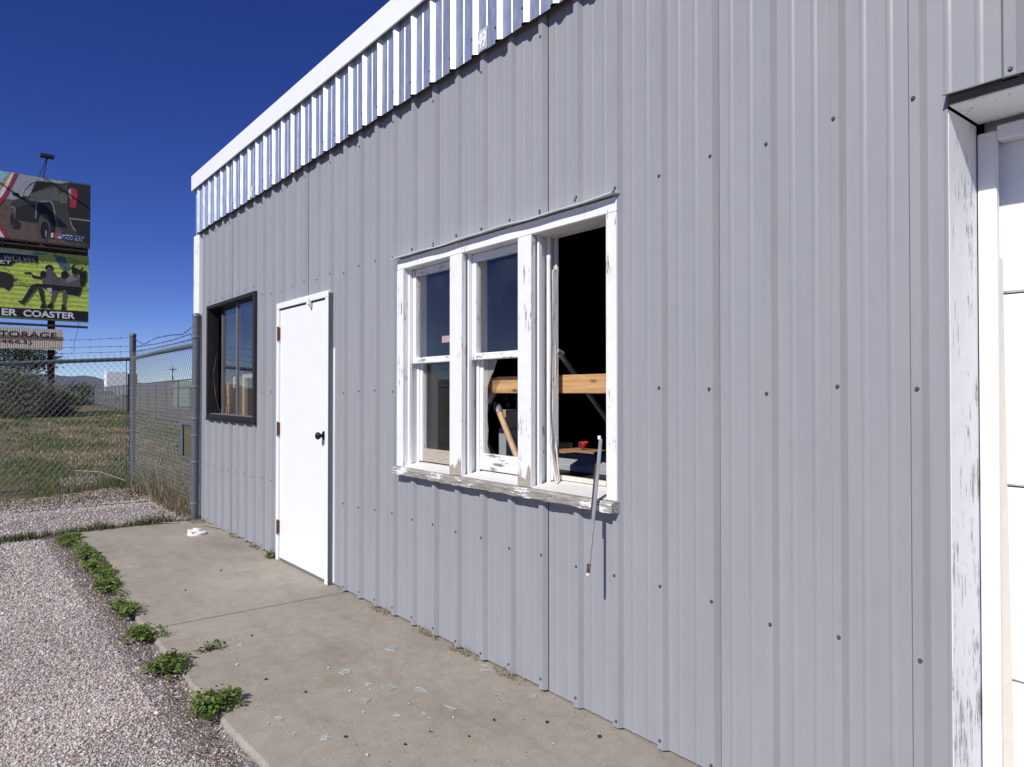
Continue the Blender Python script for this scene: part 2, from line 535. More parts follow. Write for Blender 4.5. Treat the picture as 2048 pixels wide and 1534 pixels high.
def field_z(X, Y):
    d = np.clip((-X) * 0.07, 0, 0.35)
    return GZ + 0.0 + 0.05 * (vnoise(X, Y, 0.9, 3) - 0.5) + 0.10 * (vnoise(X, Y, 0.2, 4) - 0.5) * np.clip((Y - 11) / 6, 0, 1) - d
struct(grid_sheet("field", -14, 40, 9.9, 64, 160, 160, field_z, M['soil']))
def bank_z(X, Y):
    t = (Y - 10.05) / 1.75
    return GZ + 0.012 + 0.06 * np.sin(np.clip(t, 0, 1) * math.pi) * (0.4 + vnoise(X, Y, 2.5, 8)) - np.clip((-X) * 0.07, 0, 0.35) * np.clip(t, 0, 1)
struct(grid_sheet("dirt_bank", -12, 0.05, 10.05, 11.8, 120, 24, bank_z, M['dirt']))
def lot_z(X, Y):
    return GZ + 0.006 + 0.010 * (vnoise(X, Y, 0.8, 5) - 0.5)
struct(grid_sheet("gravel_lot", -16, 0.25, -9, 10.35, 90, 110, lot_z, M['gravel']))

# concrete pavement, two slabs with an open joint
pave = struct(empty("pavement", (-0.6, 4, 0)))
def slab(y0, y1, seed):
    r = random.Random(seed); mb = MB()
    n = max(4, int((y1 - y0) / 0.028))
    left = []
    for i in range(n + 1):
        y = y0 + (y1 - y0) * i / n
        left.append((-1.215 + r.uniform(-0.0035, 0.0035) + 0.006 * math.sin(y * 1.3) + 0.006 * math.sin(y * 7.7) * math.sin(y * 2.9), y))
    outline = left + [(0.06, y1), (0.06, y0)]
    top = [(x, y, 0.0) for x, y in outline]
    mb.poly(top)
    m_ = len(outline)
    for j in range(n):
        (xa, ya), (xb, yb) = left[j], left[j + 1]
        c = 0.013
        mb.poly([(xa, ya, 0.0), (xb, yb, 0.0), (xb - c, yb, -0.016), (xa - c, ya, -0.016)])
        mb.poly([(xa - c, ya, -0.016), (xb - c, yb, -0.016), (xb - c - 0.004, yb, -0.12), (xa - c - 0.004, ya, -0.12)])
    for y in (y0, y1):
        mb.poly([(-1.22, y, 0.0), (0.06, y, 0.0), (0.06, y, -0.12), (-1.22, y, -0.12)])
    return mb.build("slab", M['concrete'], pave, fix=True)
slab(4.489, 8.03, 1)
slab(-1.0, 4.477, 2)
slab(-9.0, -1.012, 3)
mb = MB(); mb.box(-1.19, 0.05, 4.475, 4.491, -0.1, -0.009, M['dirt']); mb.build("joint_filler", M['dirt'], pave)

# distant hills
hv = []; hf = []
nh = 240
for i in range(nh + 1):
    a = math.radians(-70 + 160 * i / nh)
    r0 = 4200
    h = 62 + 22 * math.sin(a * 9.0 + 1.0) + 14 * math.sin(a * 23 + 0.4) + 6 * math.sin(a * 61)
    for k, (rr, hh) in enumerate(((2600, -2), (3300, h * 0.45), (r0, h), (r0 + 900, h * 0.6))):
        jit = 6 * math.sin(i * 1.7 + k * 2.3)
        hv.append((rr * math.sin(a), rr * math.cos(a), hh + (jit if k in (1, 2) else 0)))
for i in range(nh):
    for k in range(3):
        a = i * 4 + k; hf.append((a, a + 1, a + 5, a + 4))
struct(np_mesh("hills", np.array(hv), np.array(hf), None, M['hill'], None, True))

# ================================================================== BUILDING
bld = tag(empty("metal_building", (0, 4, 0)), "long grey ribbed metal building with galvanised fascia, white door and weathered windows", "building")
Y_END = 8.2
Y_START = -4.4
HOLES = [(1.985, 3.745, 0.885, 2.14), (4.73, 5.71, -0.1, 2.06), (6.31, 7.77, 1.10, 2.24), (-1.75, 0.768, -0.1, 2.157)]
FRAME_HOLES = HOLES[:3] + [(-1.795, 0.812, -0.1, 2.19)]

def ribbed(y0, y1, z0, z1, profile, holes, name, mat, parent):
    """sheet following a profile (list of (y, x), y rising) with rectangular openings cut out"""
    ys = [p[0] for p in profile]
    cuts = sorted(set([y for y in ys if y0 < y < y1] + [y0, y1] + [h for q in holes for h in q[:2] if y0 < h < y1]))
    def xat(y):
        for (a, xa), (b, xb) in zip(profile, profile[1:]):
            if a - 1e-9 <= y <= b + 1e-9:
                return xa if b - a < 1e-9 else xa + (xb - xa) * (y - a) / (b - a)
        return 0.0
    mb = MB()
    for a, b in zip(cuts, cuts[1:]):
        mid = (a + b) / 2
        spans = [(z0, z1)]
        for h in holes:
            if h[0] < mid < h[1]:
                ns = []
                for s0, s1 in spans:
                    if h[2] > s0: ns.append((s0, min(s1, h[2])))
                    if h[3] < s1: ns.append((max(s0, h[3]), s1))
                spans = [s for s in ns if s[1] - s[0] > 1e-4]
        xa, xb = xat(a), xat(b)
        for s0, s1 in spans:
            mb.poly([(xa, a, s0), (xa, a, s1), (xb, b, s1), (xb, b, s0)])
    return mb.build(name, mat, parent, fix=False)

RIB0, RP = 1.531, 0.2286
def siding_profile(y0, y1):
    pr = []
    k0 = int(math.floor((y0 - RIB0) / RP)) - 1
    for k in range(k0, k0 + 9):
        c = RIB0 + k * RP
        pr += [(c - 0.0255, 0.0), (c - 0.0135, -0.022), (c + 0.0135, -0.022), (c + 0.0255, 0.0)]
        for d in (0.0762, 0.1524):
            pr += [(c + d - 0.011, 0.0), (c + d - 0.0035, -0.0022), (c + d + 0.0035, -0.0022), (c + d + 0.011, 0.0)]
    return pr

# screw mesh shared by all screws
mb = MB()
mb.tube([(0, 0, 0), (-0.0016, 0, 0)], [0.0068, 0.0063], 10)
mb.tube([(-0.0016, 0, 0), (-0.0055, 0, 0)], [0.0046, 0.0042], 6)
screw_src = mb.build("screw_source", M['screw'])
SCREW_ME = screw_src.data; SCREW_ME.name = "screw"
bpy.data.objects.remove(screw_src)
def screw(pos, parent):
    o = bpy.data.objects.new("screw", SCREW_ME); COL.objects.link(o)
    o.parent = parent; o.matrix_parent_inverse = Matrix.Translation(-WORLD_LOC(parent))
    o.location = pos
    o.rotation_euler = (random.uniform(0, 6.28), random.uniform(-0.12, 0.12), random.uniform(-0.15, 0.15))
    return o

ROWS = [0.045, 0.61, 1.36, 2.185, 2.99]
k = -6
rs = random.Random(5)
while True:
    a = 1.503 + 0.9144 * k; b = a + 0.9144
    k += 1
    if a > Y_END - 0.02: break
    y0, y1 = max(a + 0.0015, Y_START), min(b - 0.0015, Y_END)
    if b < Y_START + 0.1: continue
    pr = siding_profile(y0, y1)
    hs = [h for h in HOLES if h[0] < y1 and h[1] > y0]
    off = rs.uniform(-0.0015, 0.0015)
    pr = [(y, x + off) for y, x in pr]
    zb = 0.009 + rs.uniform(-0.004, 0.004)
    full = [h for h in hs if h[0] <= y0 and h[1] >= y1]
    if full and full[0][2] > zb:
        ribbed(y0, y1, zb, full[0][2], pr, [], "wall_panel", M['siding'], bld)
    if full: zb = full[0][3]; hs = [h for h in hs if h not in full]
    pn = ribbed(y0, y1, zb, 3.2, pr, hs, "wall_panel", M['siding'], bld)
    if y1 < 0.4: continue
    n0 = int(math.ceil((y0 - RIB0) / RP)); n1 = int(math.floor((y1 - RIB0) / RP))
    for q in range(n0, n1 + 1):
        yc = RIB0 + q * RP
        if yc > y1 - 0.01: continue
        for z in ROWS:
            zz = z + rs.uniform(-0.014, 0.014)
            if any(h[0] - 0.02 < yc < h[1] + 0.02 and h[2] - 0.01 < zz < h[3] + 0.01 for h in HOLES): continue
            if z == 2.99 and q % 2: continue
            screw((-0.022 + off, yc + rs.uniform(-0.005, 0.005), zz), pn)
        for h in HOLES[:1] + HOLES[2:3]:
            if h[0] < yc < h[1]:
                screw((-0.022 + off, yc + rs.uniform(-0.005, 0.005), h[3] + 0.045), pn)

# backing wall with openings, room and shell
def wall_holes(name, x0, x1, yr, zr, holes, mat, parent):
    yb = sorted(set([yr[0], yr[1]] + [min(max(h[i], yr[0]), yr[1]) for h in holes for i in (0, 1)]))
    zb = sorted(set([zr[0], zr[1]] + [min(max(h[i], zr[0]), zr[1]) for h in holes for i in (2, 3)]))
    solid = {}
    for i in range(len(yb) - 1):
        for j in range(len(zb) - 1):
            ym, zm = (yb[i] + yb[i + 1]) / 2, (zb[j] + zb[j + 1]) / 2
            solid[i, j] = not any(h[0] < ym < h[1] and h[2] < zm < h[3] for h in holes)
    mb = MB()
    for (i, j), s in solid.items():
        if not s: continue
        a, b, c, d = yb[i], yb[i + 1], zb[j], zb[j + 1]
        for x in (x0, x1): mb.poly([(x, a, c), (x, b, c), (x, b, d), (x, a, d)])
        if not solid.get((i - 1, j), False): mb.poly([(x0, a, c), (x1, a, c), (x1, a, d), (x0, a, d)])
        if not solid.get((i + 1, j), False): mb.poly([(x0, b, c), (x1, b, c), (x1, b, d), (x0, b, d)])
        if not solid.get((i, j - 1), False): mb.poly([(x0, a, c), (x1, a, c), (x1, b, c), (x0, b, c)])
        if not solid.get((i, j + 1), False): mb.poly([(x0, a, d), (x1, a, d), (x1, b, d), (x0, b, d)])
    return mb.build(name, mat, parent, fix=False)
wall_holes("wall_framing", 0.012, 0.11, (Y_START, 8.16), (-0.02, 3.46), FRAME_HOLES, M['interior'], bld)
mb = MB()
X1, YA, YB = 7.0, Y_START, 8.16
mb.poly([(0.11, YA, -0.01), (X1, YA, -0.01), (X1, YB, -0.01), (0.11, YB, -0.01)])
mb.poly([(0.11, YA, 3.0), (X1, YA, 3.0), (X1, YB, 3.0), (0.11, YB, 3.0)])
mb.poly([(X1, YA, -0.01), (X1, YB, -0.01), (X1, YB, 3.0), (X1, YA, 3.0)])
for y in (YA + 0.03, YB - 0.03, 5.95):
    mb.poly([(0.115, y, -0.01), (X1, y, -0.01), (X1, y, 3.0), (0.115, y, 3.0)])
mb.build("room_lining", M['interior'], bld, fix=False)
mb = MB()
mb.box(0.0, 7.1, Y_START, 8.17, 3.47, 3.52)
mb.build("roof", M['roof'], bld)
mb = MB()
mb.box(0.02, 7.1, 8.165, 8.19, -0.1, 3.47); mb.box(0.02, 7.1, Y_START - 0.03, Y_START - 0.005, -0.1, 3.47); mb.box(7.05, 7.12, Y_START, 8.165, -0.1, 3.468)
mb.build("rear_wall", M['siding'], bld)
mb = MB(); mb.box(0.0, 0.3, Y_START, 8.17, -0.3, -0.022); mb.build("foundation", M['concrete'], bld)

# corner trim (white angle)
mb = MB()
mb.box(-0.036, 0.002, 8.025, 8.2135, 0.03, 3.06); mb.box(-0.036, 0.16, 8.2135, 8.236, 0.03, 3.06)
mb.build("corner_trim", M['peel_v'], bld, bevel=0.003)

# ---- fascia: galvanised deep-rib sheets, brown underside, white coping
FP, FC = 0.2032, 2.93
def fascia_profile(y0, y1):
    pr = []
    k0 = int(math.floor((y0 - FC) / FP)) - 1
    for k in range(k0, k0 + 8):
        c = FC + k * FP
        pr += [(c - 0.0285, -0.046), (c - 0.0085, -0.0645), (c + 0.0085, -0.0645), (c + 0.0285, -0.046),
               (c + 0.097, -0.046), (c + 0.0995, -0.048), (c + 0.1025, -0.048), (c + 0.105, -0.046)]
    return pr
fy = Y_START
k = -9
first_big = []
while True:
    a = FC - 0.05 + 0.8128 * k; b = a + 0.8128; k += 1
    if a > 8.1: break
    if b < Y_START: continue
    y0, y1 = max(a, Y_START) + 0.0008, min(b, 8.12) - 0.0008
    off = rs.uniform(-0.0015, 0.0015)
    pr = [(y, x + off) for y, x in fascia_profile(y0, y1)]
    pn = ribbed(y0, y1, 3.066 + rs.uniform(-0.004, 0.004), 3.60, pr, [], "fascia_panel", M['galv'], bld)
    for q in range(-20, 40):
        yc = FC + q * FP
        if y0 + 0.012 < yc < y1 - 0.01 and yc > 0.4:
            screw((-0.0645 + off, yc + rs.uniform(-0.002, 0.002), 3.14 + rs.uniform(-0.02, 0.02)), pn)
mb = MB()
mb.box(-0.040, -0.0225, Y_START, 8.10, 3.072, 3.11); 
mb.build("fascia_soffit", M['dark_steel'], bld)
mb = MB()
cz0, cz1 = 3.535, 3.70
mb.box(-0.084, -0.073, Y_START, 8.165, cz0, cz1)
mb.box(-0.073, 0.12, Y_START, 8.165, cz1 - 0.014, cz1 + 0.001)
mb.box(-0.073, 0.12, 8.152, 8.165, cz0, cz1 - 0.014)
mb.build("coping", M['white_trim'], bld, bevel=0.003)
mb = MB(); mb.box(-0.02, 0.02, Y_START, 8.13, 3.2, 3.69); mb.build("parapet_board", M['dark_steel'], bld)
# end sheet of the fascia return
mb = MB(); mb.box(-0.044, 0.3, 8.121, 8.126, 3.07, 3.53); mb.build("fascia_return", M['galv'], bld)
# stencilled unit numbers on the fascia
m, nt, p = new_mat("faded_white_stencil")
f = noise(nt, coords(nt, (1, 1, 1), 'World'), 90, 3)
nt.links.new(ramp(nt, f, [(0.35, (0.5, 0.53, 0.56)), (0.55, (0.8, 0.8, 0.8))]), p.inputs["Base Color"]); p.inputs["Roughness"].default_value = 0.8
M['stencil'] = m
M['patch'] = simple("faded_patch", (0.40, 0.44, 0.48), 0.75, var=0.12, vscale=50)
for body, yl, z0 in (("49", 2.895, 3.078), ("50", 6.36, 3.08)):
    mb = MB(); mb.box(-0.0515, -0.0505, yl - 0.078, yl + 0.004, z0 - 0.008, z0 + 0.10)
    pt = mb.build("number_patch", M['patch'], bld)
    text_obj(body, "unit_number", (-0.0530, yl, z0), 0.1, M['stencil'], pt, rot=(math.pi / 2, 0, -math.pi / 2), width=0.072, height=0.085, bold=0.004, depth=0.0008)

# ================================================================== triple window
win = MB()
win.box(-0.030, 0.125, 3.685, 3.757, 0.915, 2.085)                 # left casing
win.box(-0.0298, 0.125, 1.9735, 2.0317, 0.915, 2.085)              # right casing
win.box(-0.028, 0.126, 1.9745, 3.756, 2.0852, 2.148)               # head
window = win.build("window", M['peel_v'], bld, bevel=0.004)
window["label"] = "white peeling three-bay wooden window with broken and missing sashes"
for a, b in ((3.073, 3.184), (2.507, 2.604)):
    mb = MB()
    mb.box(-0.031, 0.0, a, b, 0.9165, 2.0845)
    mb.box(0.0, 0.124, a + 0.010, b - 0.010, 0.9165, 2.0845)
    mb.build("mullion", M['peel_v'], window, bevel=0.004)
# bare wood at mullion feet
for a, b in ((3.073, 3.184), (2.507, 2.604)):
    mb = MB(); pts = []
    rr = random.Random(int(a * 100))
    n = 9
    pts = [(b - 0.004, 0.918), (a + 0.002, 0.918)] + [(a + 0.002 + (b - a - 0.006) * i / n, 0.95 + rr.uniform(0, 0.045) + (0.03 if i < 3 else 0)) for i in range(n + 1)]
    mb.prism(pts, 0, -0.0322, -0.0308); mb.build("bare_foot", M['barewood'], window)
# drip cap with a slight wave
mb = MB(); n = 46
for i in range(n):
    ya = 1.968 + (3.775 - 1.968) * i / n; yb = 1.968 + (3.775 - 1.968) * (i + 1) / n
    w = lambda y: 0.003 * math.sin(y * 7.3) + 0.002 * math.sin(y * 17)
    za, zb = w(ya), w(yb)
    for t in (0.0, 0.0025):
        mb.poly([(-0.064, ya, 2.150 + za + t), (-0.064, yb, 2.150 + zb + t), (0.0, yb, 2.160 + t), (0.0, ya, 2.160 + t)])
    mb.poly([(-0.064, ya, 2.150 + za), (-0.064, yb, 2.150 + zb), (-0.064, yb, 2.1525 + zb), (-0.064, ya, 2.1525 + za)])
mb.build("drip_cap", M['white_trim'], window, fix=False)
# outer weathered sill, pale inner sills
mb = MB(); n = 40; rr = random.Random(3)
prev = None
for i in range(n + 1):
    y = 1.970 + (3.766 - 1.970) * i / n
    j = lambda s: rr.uniform(-s, s)
    ring = [(-0.058 + j(.0025), y, 0.872 + j(.003)), (-0.060 + j(.0025), y, 0.905 + j(.003)), (-0.050, y, 0.9145 + j(.0015)), (0.0, y, 0.9150), (0.0, y, 0.868)]
    if prev:
        for q in range(5): mb.poly([prev[q], prev[(q + 1) % 5], ring[(q + 1) % 5], ring[q]])
    else: mb.poly(ring)
    prev = ring
mb.poly(prev)
mb.build("sill", M['peel_heavy'], window)
OPEN = [(3.184, 3.685), (2.604, 3.073), (2.0317, 2.507)]
for a, b in OPEN:
    mb = MB(); mb.prism([(-0.028, 0.9160), (-0.028, 0.9185), (0.128, 0.946), (0.128, 0.916)], 1, a + 0.002, b - 0.002)
    mb.build("inner_sill", M['inner_sill'], window)
    # parting stops and channel strips down both sides
    for s, e in ((b, -1), (a, 1)):
        mb = MB()
        mb.box(0.010, 0.028, min(s, s + e * 0.013), max(s, s + e * 0.013), 0.925, 2.085)
        mb.box(0.068, 0.0755, min(s, s + e * 0.022), max(s, s + e * 0.022), 0.93, 2.085)
        mb.box(0.113, 0.125, min(s, s + e * 0.02), max(s, s + e * 0.02), 0.93, 2.085)
        mb.build("channel_strip", M['white_trim'], window)
def sash(a, b, x0, x1, z0, z1, bot, top, rail_mat, glass=True, st=0.045):
    mb = MB(); g = 0.004
    mb.box(x0, x1, a + g, a + st, z0, z1, M['peel_v']); mb.box(x0, x1, b - st, b - g, z0, z1, M['peel_v'])
    mb.box(x0 + .001, x1 - .001, a + st, b - st, z0, z0 + bot, rail_mat); mb.box(x0 + .001, x1 - .001, a + st, b - st, z1 - top, z1, M['peel_h'])
    o = mb.build("sash", None, window, bevel=0.003)
    if glass:
        xm = (x0 + x1) / 2
        mb = MB(); mb.box(xm - 0.0015, xm + 0.0015, a + st - 0.004, b - st + 0.004, z0 + bot - 0.004, z1 - top + 0.004)
        mb.build("pane", M['glass'], window)
    return o
sash(*OPEN[0], 0.031, 0.066, 1.525, 2.083, 0.035, 0.04, M['peel_rail'])
sash(*OPEN[0], 0.077, 0.111, 0.947, 1.565, 0.075, 0.035, M['barewood'])
sash(*OPEN[1], 0.031, 0.066, 1.525, 2.083, 0.035, 0.04, M['peel_rail'])
sash(*OPEN[1], 0.077, 0.111, 0.947, 1.565, 0.085, 0.035, M['peel_rail'], glass=False)
# jagged glass left in the broken sash
a, b = OPEN[1]; a += 0.045; b -= 0.045
for pts in ([(b, 1.53), (b, 1.40), (b - 0.02, 1.385), (b - 0.05, 1.44), (b - 0.075, 1.47), (b - 0.105, 1.53)],
            [(b, 1.31), (b - 0.022, 1.285), (b - 0.012, 1.22), (b - 0.028, 1.16), (b - 0.016, 1.08), (b - 0.045, 1.033), (b, 1.033)]):
    mb = MB(); mb.prism(pts, 0, 0.0925, 0.0955); mb.build("glass_shard", M['shard'], window)
# paper label stuck on the first upper pane
mb = MB(); mb.box(0.0455, 0.0465, 3.275, 3.375, 1.635, 1.672); mb.build("sticker", simple("faded_sticker", (0.42, 0.30, 0.27), 0.8), window)
# cords and white strips hanging in the empty bay
mb = MB()
mb.tube([(0.062, 2.480, 1.98), (0.063, 2.475, 1.60), (0.06, 2.478, 1.3), (0.055, 2.468, 1.12), (0.05, 2.425, 0.95)], 0.0055, 6)
mb.build("sash_cord", M['cream'], window, smooth=True)
mb = MB(); mb.tube([(0.095, 2.484, 1.95), (0.096, 2.475, 1.5), (0.10, 2.482, 1.15), (0.085, 2.44, 0.955)], 0.004, 6)
mb.build("sash_cord", M['cream'], window, smooth=True)
mb = MB(); mb.box(0.0765, 0.1115, 2.474, 2.494, 0.945, 1.93); mb.build("channel_strip", M['peel_v'], window)
mb = MB(); mb.box(0.11, 0.126, 2.052, 2.487, 0.947, 0.968); mb.build("channel_strip", M['cream'], window)

# ================================================================== white man door
dm = MB(); dm.box(-0.024, 0.02, 4.772, 5.672, 0.020, 2.022)
door = dm.build("door", M['door_white'], bld, bevel=0.003)
door["label"] = "plain white entrance door with rusty hinges and dark knob"
mb = MB()
mb.box(-0.040, 0.03, 5.676, 5.722, 0.0, 2.03); mb.box(-0.040, 0.03, 4.717, 4.7675, 0.0, 2.03); mb.box(-0.041, 0.03, 4.7165, 5.7225, 2.0303, 2.077)
mb.build("door_frame", M['door_white'], door, bevel=0.003)
mb = MB(); mb.box(-0.030, -0.004, 4.770, 5.674, 2.0225, 2.0299); mb.build("door_gap", M['black'], door)
mb = MB(); mb.box(-0.038, 0.0, 4.709, 4.7165, 0.0, 2.06); mb.build("side_flashing", M['slate_trim'], door)
mb = MB(); n = 24
for i in range(n):
    za, zb = 0.02 + 1.65 * i / n, 0.02 + 1.65 * (i + 1) / n
    w = lambda z: 0.003 * math.sin((z - 0.02) / 1.65 * math.pi * 1.2)
    mb.poly([(-0.002, 4.7075, za), (-0.002, 4.7075, zb), (-0.004 - w(zb), 4.689, zb), (-0.004 - w(za), 4.689, za)])
    mb.poly([(-0.004 - w(za), 4.689, za), (-0.004 - w(zb), 4.689, zb), (0.001, 4.687, zb), (0.001, 4.687, za)])
mb.build("edge_trim", M['white_trim'], door, fix=False)
mb = MB(); mb.box(-0.022, 0.02, 4.770, 5.674, 0.004, 0.0195); mb.build("threshold", M['bar_grey'], door)
for z in (1.83, 1.06, 0.27):
    mb = MB(); mb.box(-0.0425, -0.022, 5.669, 5.683, z - 0.05, z + 0.05); mb.tube([(-0.044, 5.676, z - 0.058), (-0.044, 5.676, z + 0.058)], 0.0075, 8)
    mb.build("hinge", M['rust'], door)
mb = MB()
mb.tube([(-0.024, 4.812, 1.046), (-0.030, 4.812, 1.046), (-0.034, 4.812, 1.046)], [0.033, 0.032, 0.022], 16)
mb.tube([(-0.034, 4.812, 1.046), (-0.052, 4.812, 1.046), (-0.058, 4.812, 1.046), (-0.070, 4.812, 1.046), (-0.082, 4.812, 1.046), (-0.088, 4.812, 1.046)], [0.013, 0.013, 0.022, 0.028, 0.024, 0.012], 16)
mb.build("knob", M['knob'], door, smooth=True)
mb = MB(); mb.box(-0.06, -0.037, 5.02, 5.055, 2.005, 2.05); mb.box(-0.05, -0.024, 5.03, 5.045, 1.985, 2.01); mb.build("closer_bracket", M['door_white'], door)

# ================================================================== bronze slider window
mb = MB()
a, b, c, d = 6.298, 7.78, 1.087, 2.252
mb.box(-0.026, 0.09, a, a + 0.045, c, d); mb.box(-0.026, 0.09, b - 0.04, b, c, d)
mb.box(-0.0262, 0.09, a + 0.045, b - 0.04, d - 0.035, d); mb.box(-0.0262, 0.09, a + 0.045, b - 0.04, c, c + 0.045)
slider = mb.build("slider_window", M['bronze'], bld, bevel=0.003)
slider["label"] = "dark bronze aluminium sliding window with torn plastic and dusty panes"
mb = MB(); mb.box(-0.030, -0.005, a - 0.005, b + 0.005, c - 0.016, c - 0.001); mb.build("sill", M['bronze'], slider)
mb = MB(); mb.box(0.0, 0.085, a + 0.046, b - 0.041, c + 0.0455, c + 0.052); mb.build("track", M['bar_grey'], slider)
mb = MB(); mb.box(0.03, 0.055, 6.945, 6.975, c + 0.052, d - 0.035); mb.build("meeting_bar", M['bar_grey'], slider)
mb = MB(); mb.box(0.055, 0.08, 7.50, 7.522, c + 0.052, d - 0.10); mb.build("meeting_bar", M['bar_grey'], slider)
mb = MB(); mb.box(0.040, 0.043, a + 0.045, 6.945, c + 0.052, d - 0.035); mb.build("pane", M['glass'], slider)
mb = MB(); mb.box(0.066, 0.069, 6.975, 7.50, c + 0.052, d - 0.035); mb.build("pane", glass_mat("very_dusty_glass", 0.05), slider)
mb = MB(); mb.box(0.09, 0.105, a, b, d - 0.14, d); mb.build("head_board", M['bronze'], slider)
# torn strips of plastic in the open half
for pts, w in (([(0.03, 7.70, 2.15), (0.02, 7.66, 2.0), (0.04, 7.69, 1.75)], 0.012), ([(0.03, 7.63, 1.75), (0.01, 7.66, 1.55), (0.02, 7.62, 1.32), (0.05, 7.57, 1.15)], 0.02),
               ([(0.05, 7.56, 2.0), (0.04, 7.55, 1.7), (0.05, 7.53, 1.2)], 0.014)):
    mb = MB()
    for p, q in zip(pts, pts[1:]):
        mb.poly([(p[0], p[1] - w, p[2]), (p[0] + .01, p[1] + w, p[2]), (q[0] + .01, q[1] + w * 1.3, q[2]), (q[0], q[1] - w * 1.3, q[2])])
    mb.build("torn_strip", simple("grey_plastic_strip", (0.16, 0.15, 0.15), 0.35), slider, fix=False)

# ================================================================== overhead door
JY = 0.769
mb = MB()
mb.box(0.0025, 0.212, JY, JY + 0.042, -0.02, 2.1345)
gd = mb.build("overhead_door", M['peel_jamb'], bld, bevel=0.004)
gd["label"] = "white sectional garage door in a deep weathered wooden frame"
mb = MB(); mb.box(0.0025, 0.212, -1.792, -1.75, -0.02, 2.1345); mb.build("jamb", M['peel_jamb'], gd)
mb = MB(); mb.box(-0.006, 0.214, -1.79, JY - 0.002, 2.135, 2.158); hd = mb.build("header", M['peel_jamb'], gd, bevel=0.004)
mb = MB(); mb.box(-0.0115, -0.0065, -1.79, JY - 0.004, 2.137, 2.157); mb.build("header_edge", M['slat_grey'], gd)
mb = MB(); n = 40
for i in range(n):
    ya = -1.85 + (JY + 0.002 + 1.85) * i / n; yb = -1.85 + (JY + 0.002 + 1.85) * (i + 1) / n
    w = lambda y: 0.003 * math.sin(y * 9) + 0.002 * math.sin(y * 23)
    for t in (0, 0.003):
        mb.poly([(-0.034, ya, 2.158 + w(ya) + t), (-0.034, yb, 2.158 + w(yb) + t), (0.0, yb, 2.167 + t), (0.0, ya, 2.167 + t)])
    mb.poly([(-0.034, ya, 2.158 + w(ya)), (-0.034, yb, 2.158 + w(yb)), (-0.034, yb, 2.161 + w(yb)), (-0.034, ya, 2.161 + w(ya))])
mb.build("drip_cap", M['bar_grey'], gd, fix=False)
mb = MB(); mb.box(0.204, 0.228, 0.718, JY - 0.003, -0.02, 2.105, M['white_trim']); mb.box(0.228, 0.252, 0.725, JY - 0.003, -0.02, 2.105, M['white_trim'])
mb.build("door_stop", None, gd, bevel=0.003)
mb = MB(); mb.box(0.204, 0.250, -1.74, 0.7175, 2.075, 2.118); mb.build("door_stop", M['white_trim'], gd, bevel=0.003)
mb = MB(); n = 16
for i in range(n):
    za, zb = -0.01 + 1.75 * i / n, -0.01 + 1.75 * (i + 1) / n
    w = lambda z: 0.004 + 0.022 * (1 - z / 1.75) ** 1.3
    mb.poly([(0.222, 0.7178, za), (0.222, 0.7178, zb), (0.236, 0.7175 - w(zb), zb), (0.236, 0.7175 - w(za), za)])
mb.build("vinyl_seal", M['cream'], gd, fix=False)
m, nt, p = new_mat("embossed_white_door_panel")
v = coords(nt, (1, 6, 70), 'World')
f = noise(nt, v, 3.0, 5, 0.7)
nt.links.new(ramp(nt, f, [(0.3, (0.77, 0.78, 0.79)), (0.7, (0.80, 0.81, 0.82))]), p.inputs["Base Color"])
p.inputs["Roughness"].default_value = 0.5
bump(nt, p, f, 0.35, 0.004)
M['garage'] = m
for z0, z1 in ((-0.02, 0.5275), (0.5325, 1.0825), (1.0875, 1.6375), (1.6425, 2.20)):
    mb = MB(); mb.box(0.252, 0.295, -1.745, JY - 0.004, z0, z1); mb.build("door_section", M['garage'], gd, bevel=0.005)
for y, z in ((0.655, 1.065), (0.662, 1.02)):
    mb = MB(); mb.tube([(0.2525, y, z), (0.2485, y, z)], [0.0055, 0.004], 8); mb.build("bolt", M['black'], gd)

# ================================================================== things in and around the window
def thing_mesh(name, mb, mat, label, cat, group=None, **kw):
    o = mb.build(name, mat, None, **kw); tag(o, label, cat, group); return o

mb = MB(); mb.box(0.150, 0.188, 2.0, 3.16, 1.350, 1.438)
thing_mesh("lumber", mb, M['pine'], "orange pine board fixed level across the room behind the broken window bays", "board", bevel=0.003)
mb = MB(); mb.tube([(0.13, 2.49, 1.545), (0.60, 2.64, 1.222), (0.66, 2.66, 1.18)], 0.013, 8)
o = thing_mesh("conduit", mb, M['steel_bar'], "pale grey metal tube slanting down behind the pine board in the empty bay", "tube", smooth=True)
mb = MB(); mb.tube([(0.105, 2.487, 1.55), (0.15, 2.496, 1.535)], 0.02, 10); mb.build("clamp", M['steel_bar'], o)
# metal stay bar hanging out over the sill
bar = MB()
A, B = Vector((-0.034, 2.055, 1.165)), Vector((-0.135, 2.025, 0.655))
d = (B - A).normalized(); s = Vector((0, 1, 0)) * 0.0072
t = d.cross(s).normalized() * 0.003
for off, mt in ((s * 0.5, 'steel_bar'), (-s * 0.55, 'steel_bar')):
    c8 = [A + off + u * s * 0.5 + w * t for u, w in ((-1, -1), (1, -1), (1, 1), (-1, 1))]
    e8 = [B + off + u * s * 0.5 + w * t for u, w in ((-1, -1), (1, -1), (1, 1), (-1, 1))]
    for i in range(4): bar.poly([c8[i], c8[(i + 1) % 4], e8[(i + 1) % 4], e8[i]])
    bar.poly(c8); bar.poly(e8)
stay = thing_mesh("window_stay", bar, M['steel_bar'], "thin metal stay bar with rusty tip hanging out over the window sill", "metal bar")
mb = MB(); c0 = A.lerp(B, 0.2); c1 = A.lerp(B, 0.63)
mb.tube([c0 + Vector((-0.004, 0.010, 0)), c1 + Vector((-0.004, 0.010, 0))], 0.004, 6); mb.build("rusty_rod", M['dark_steel'], stay)
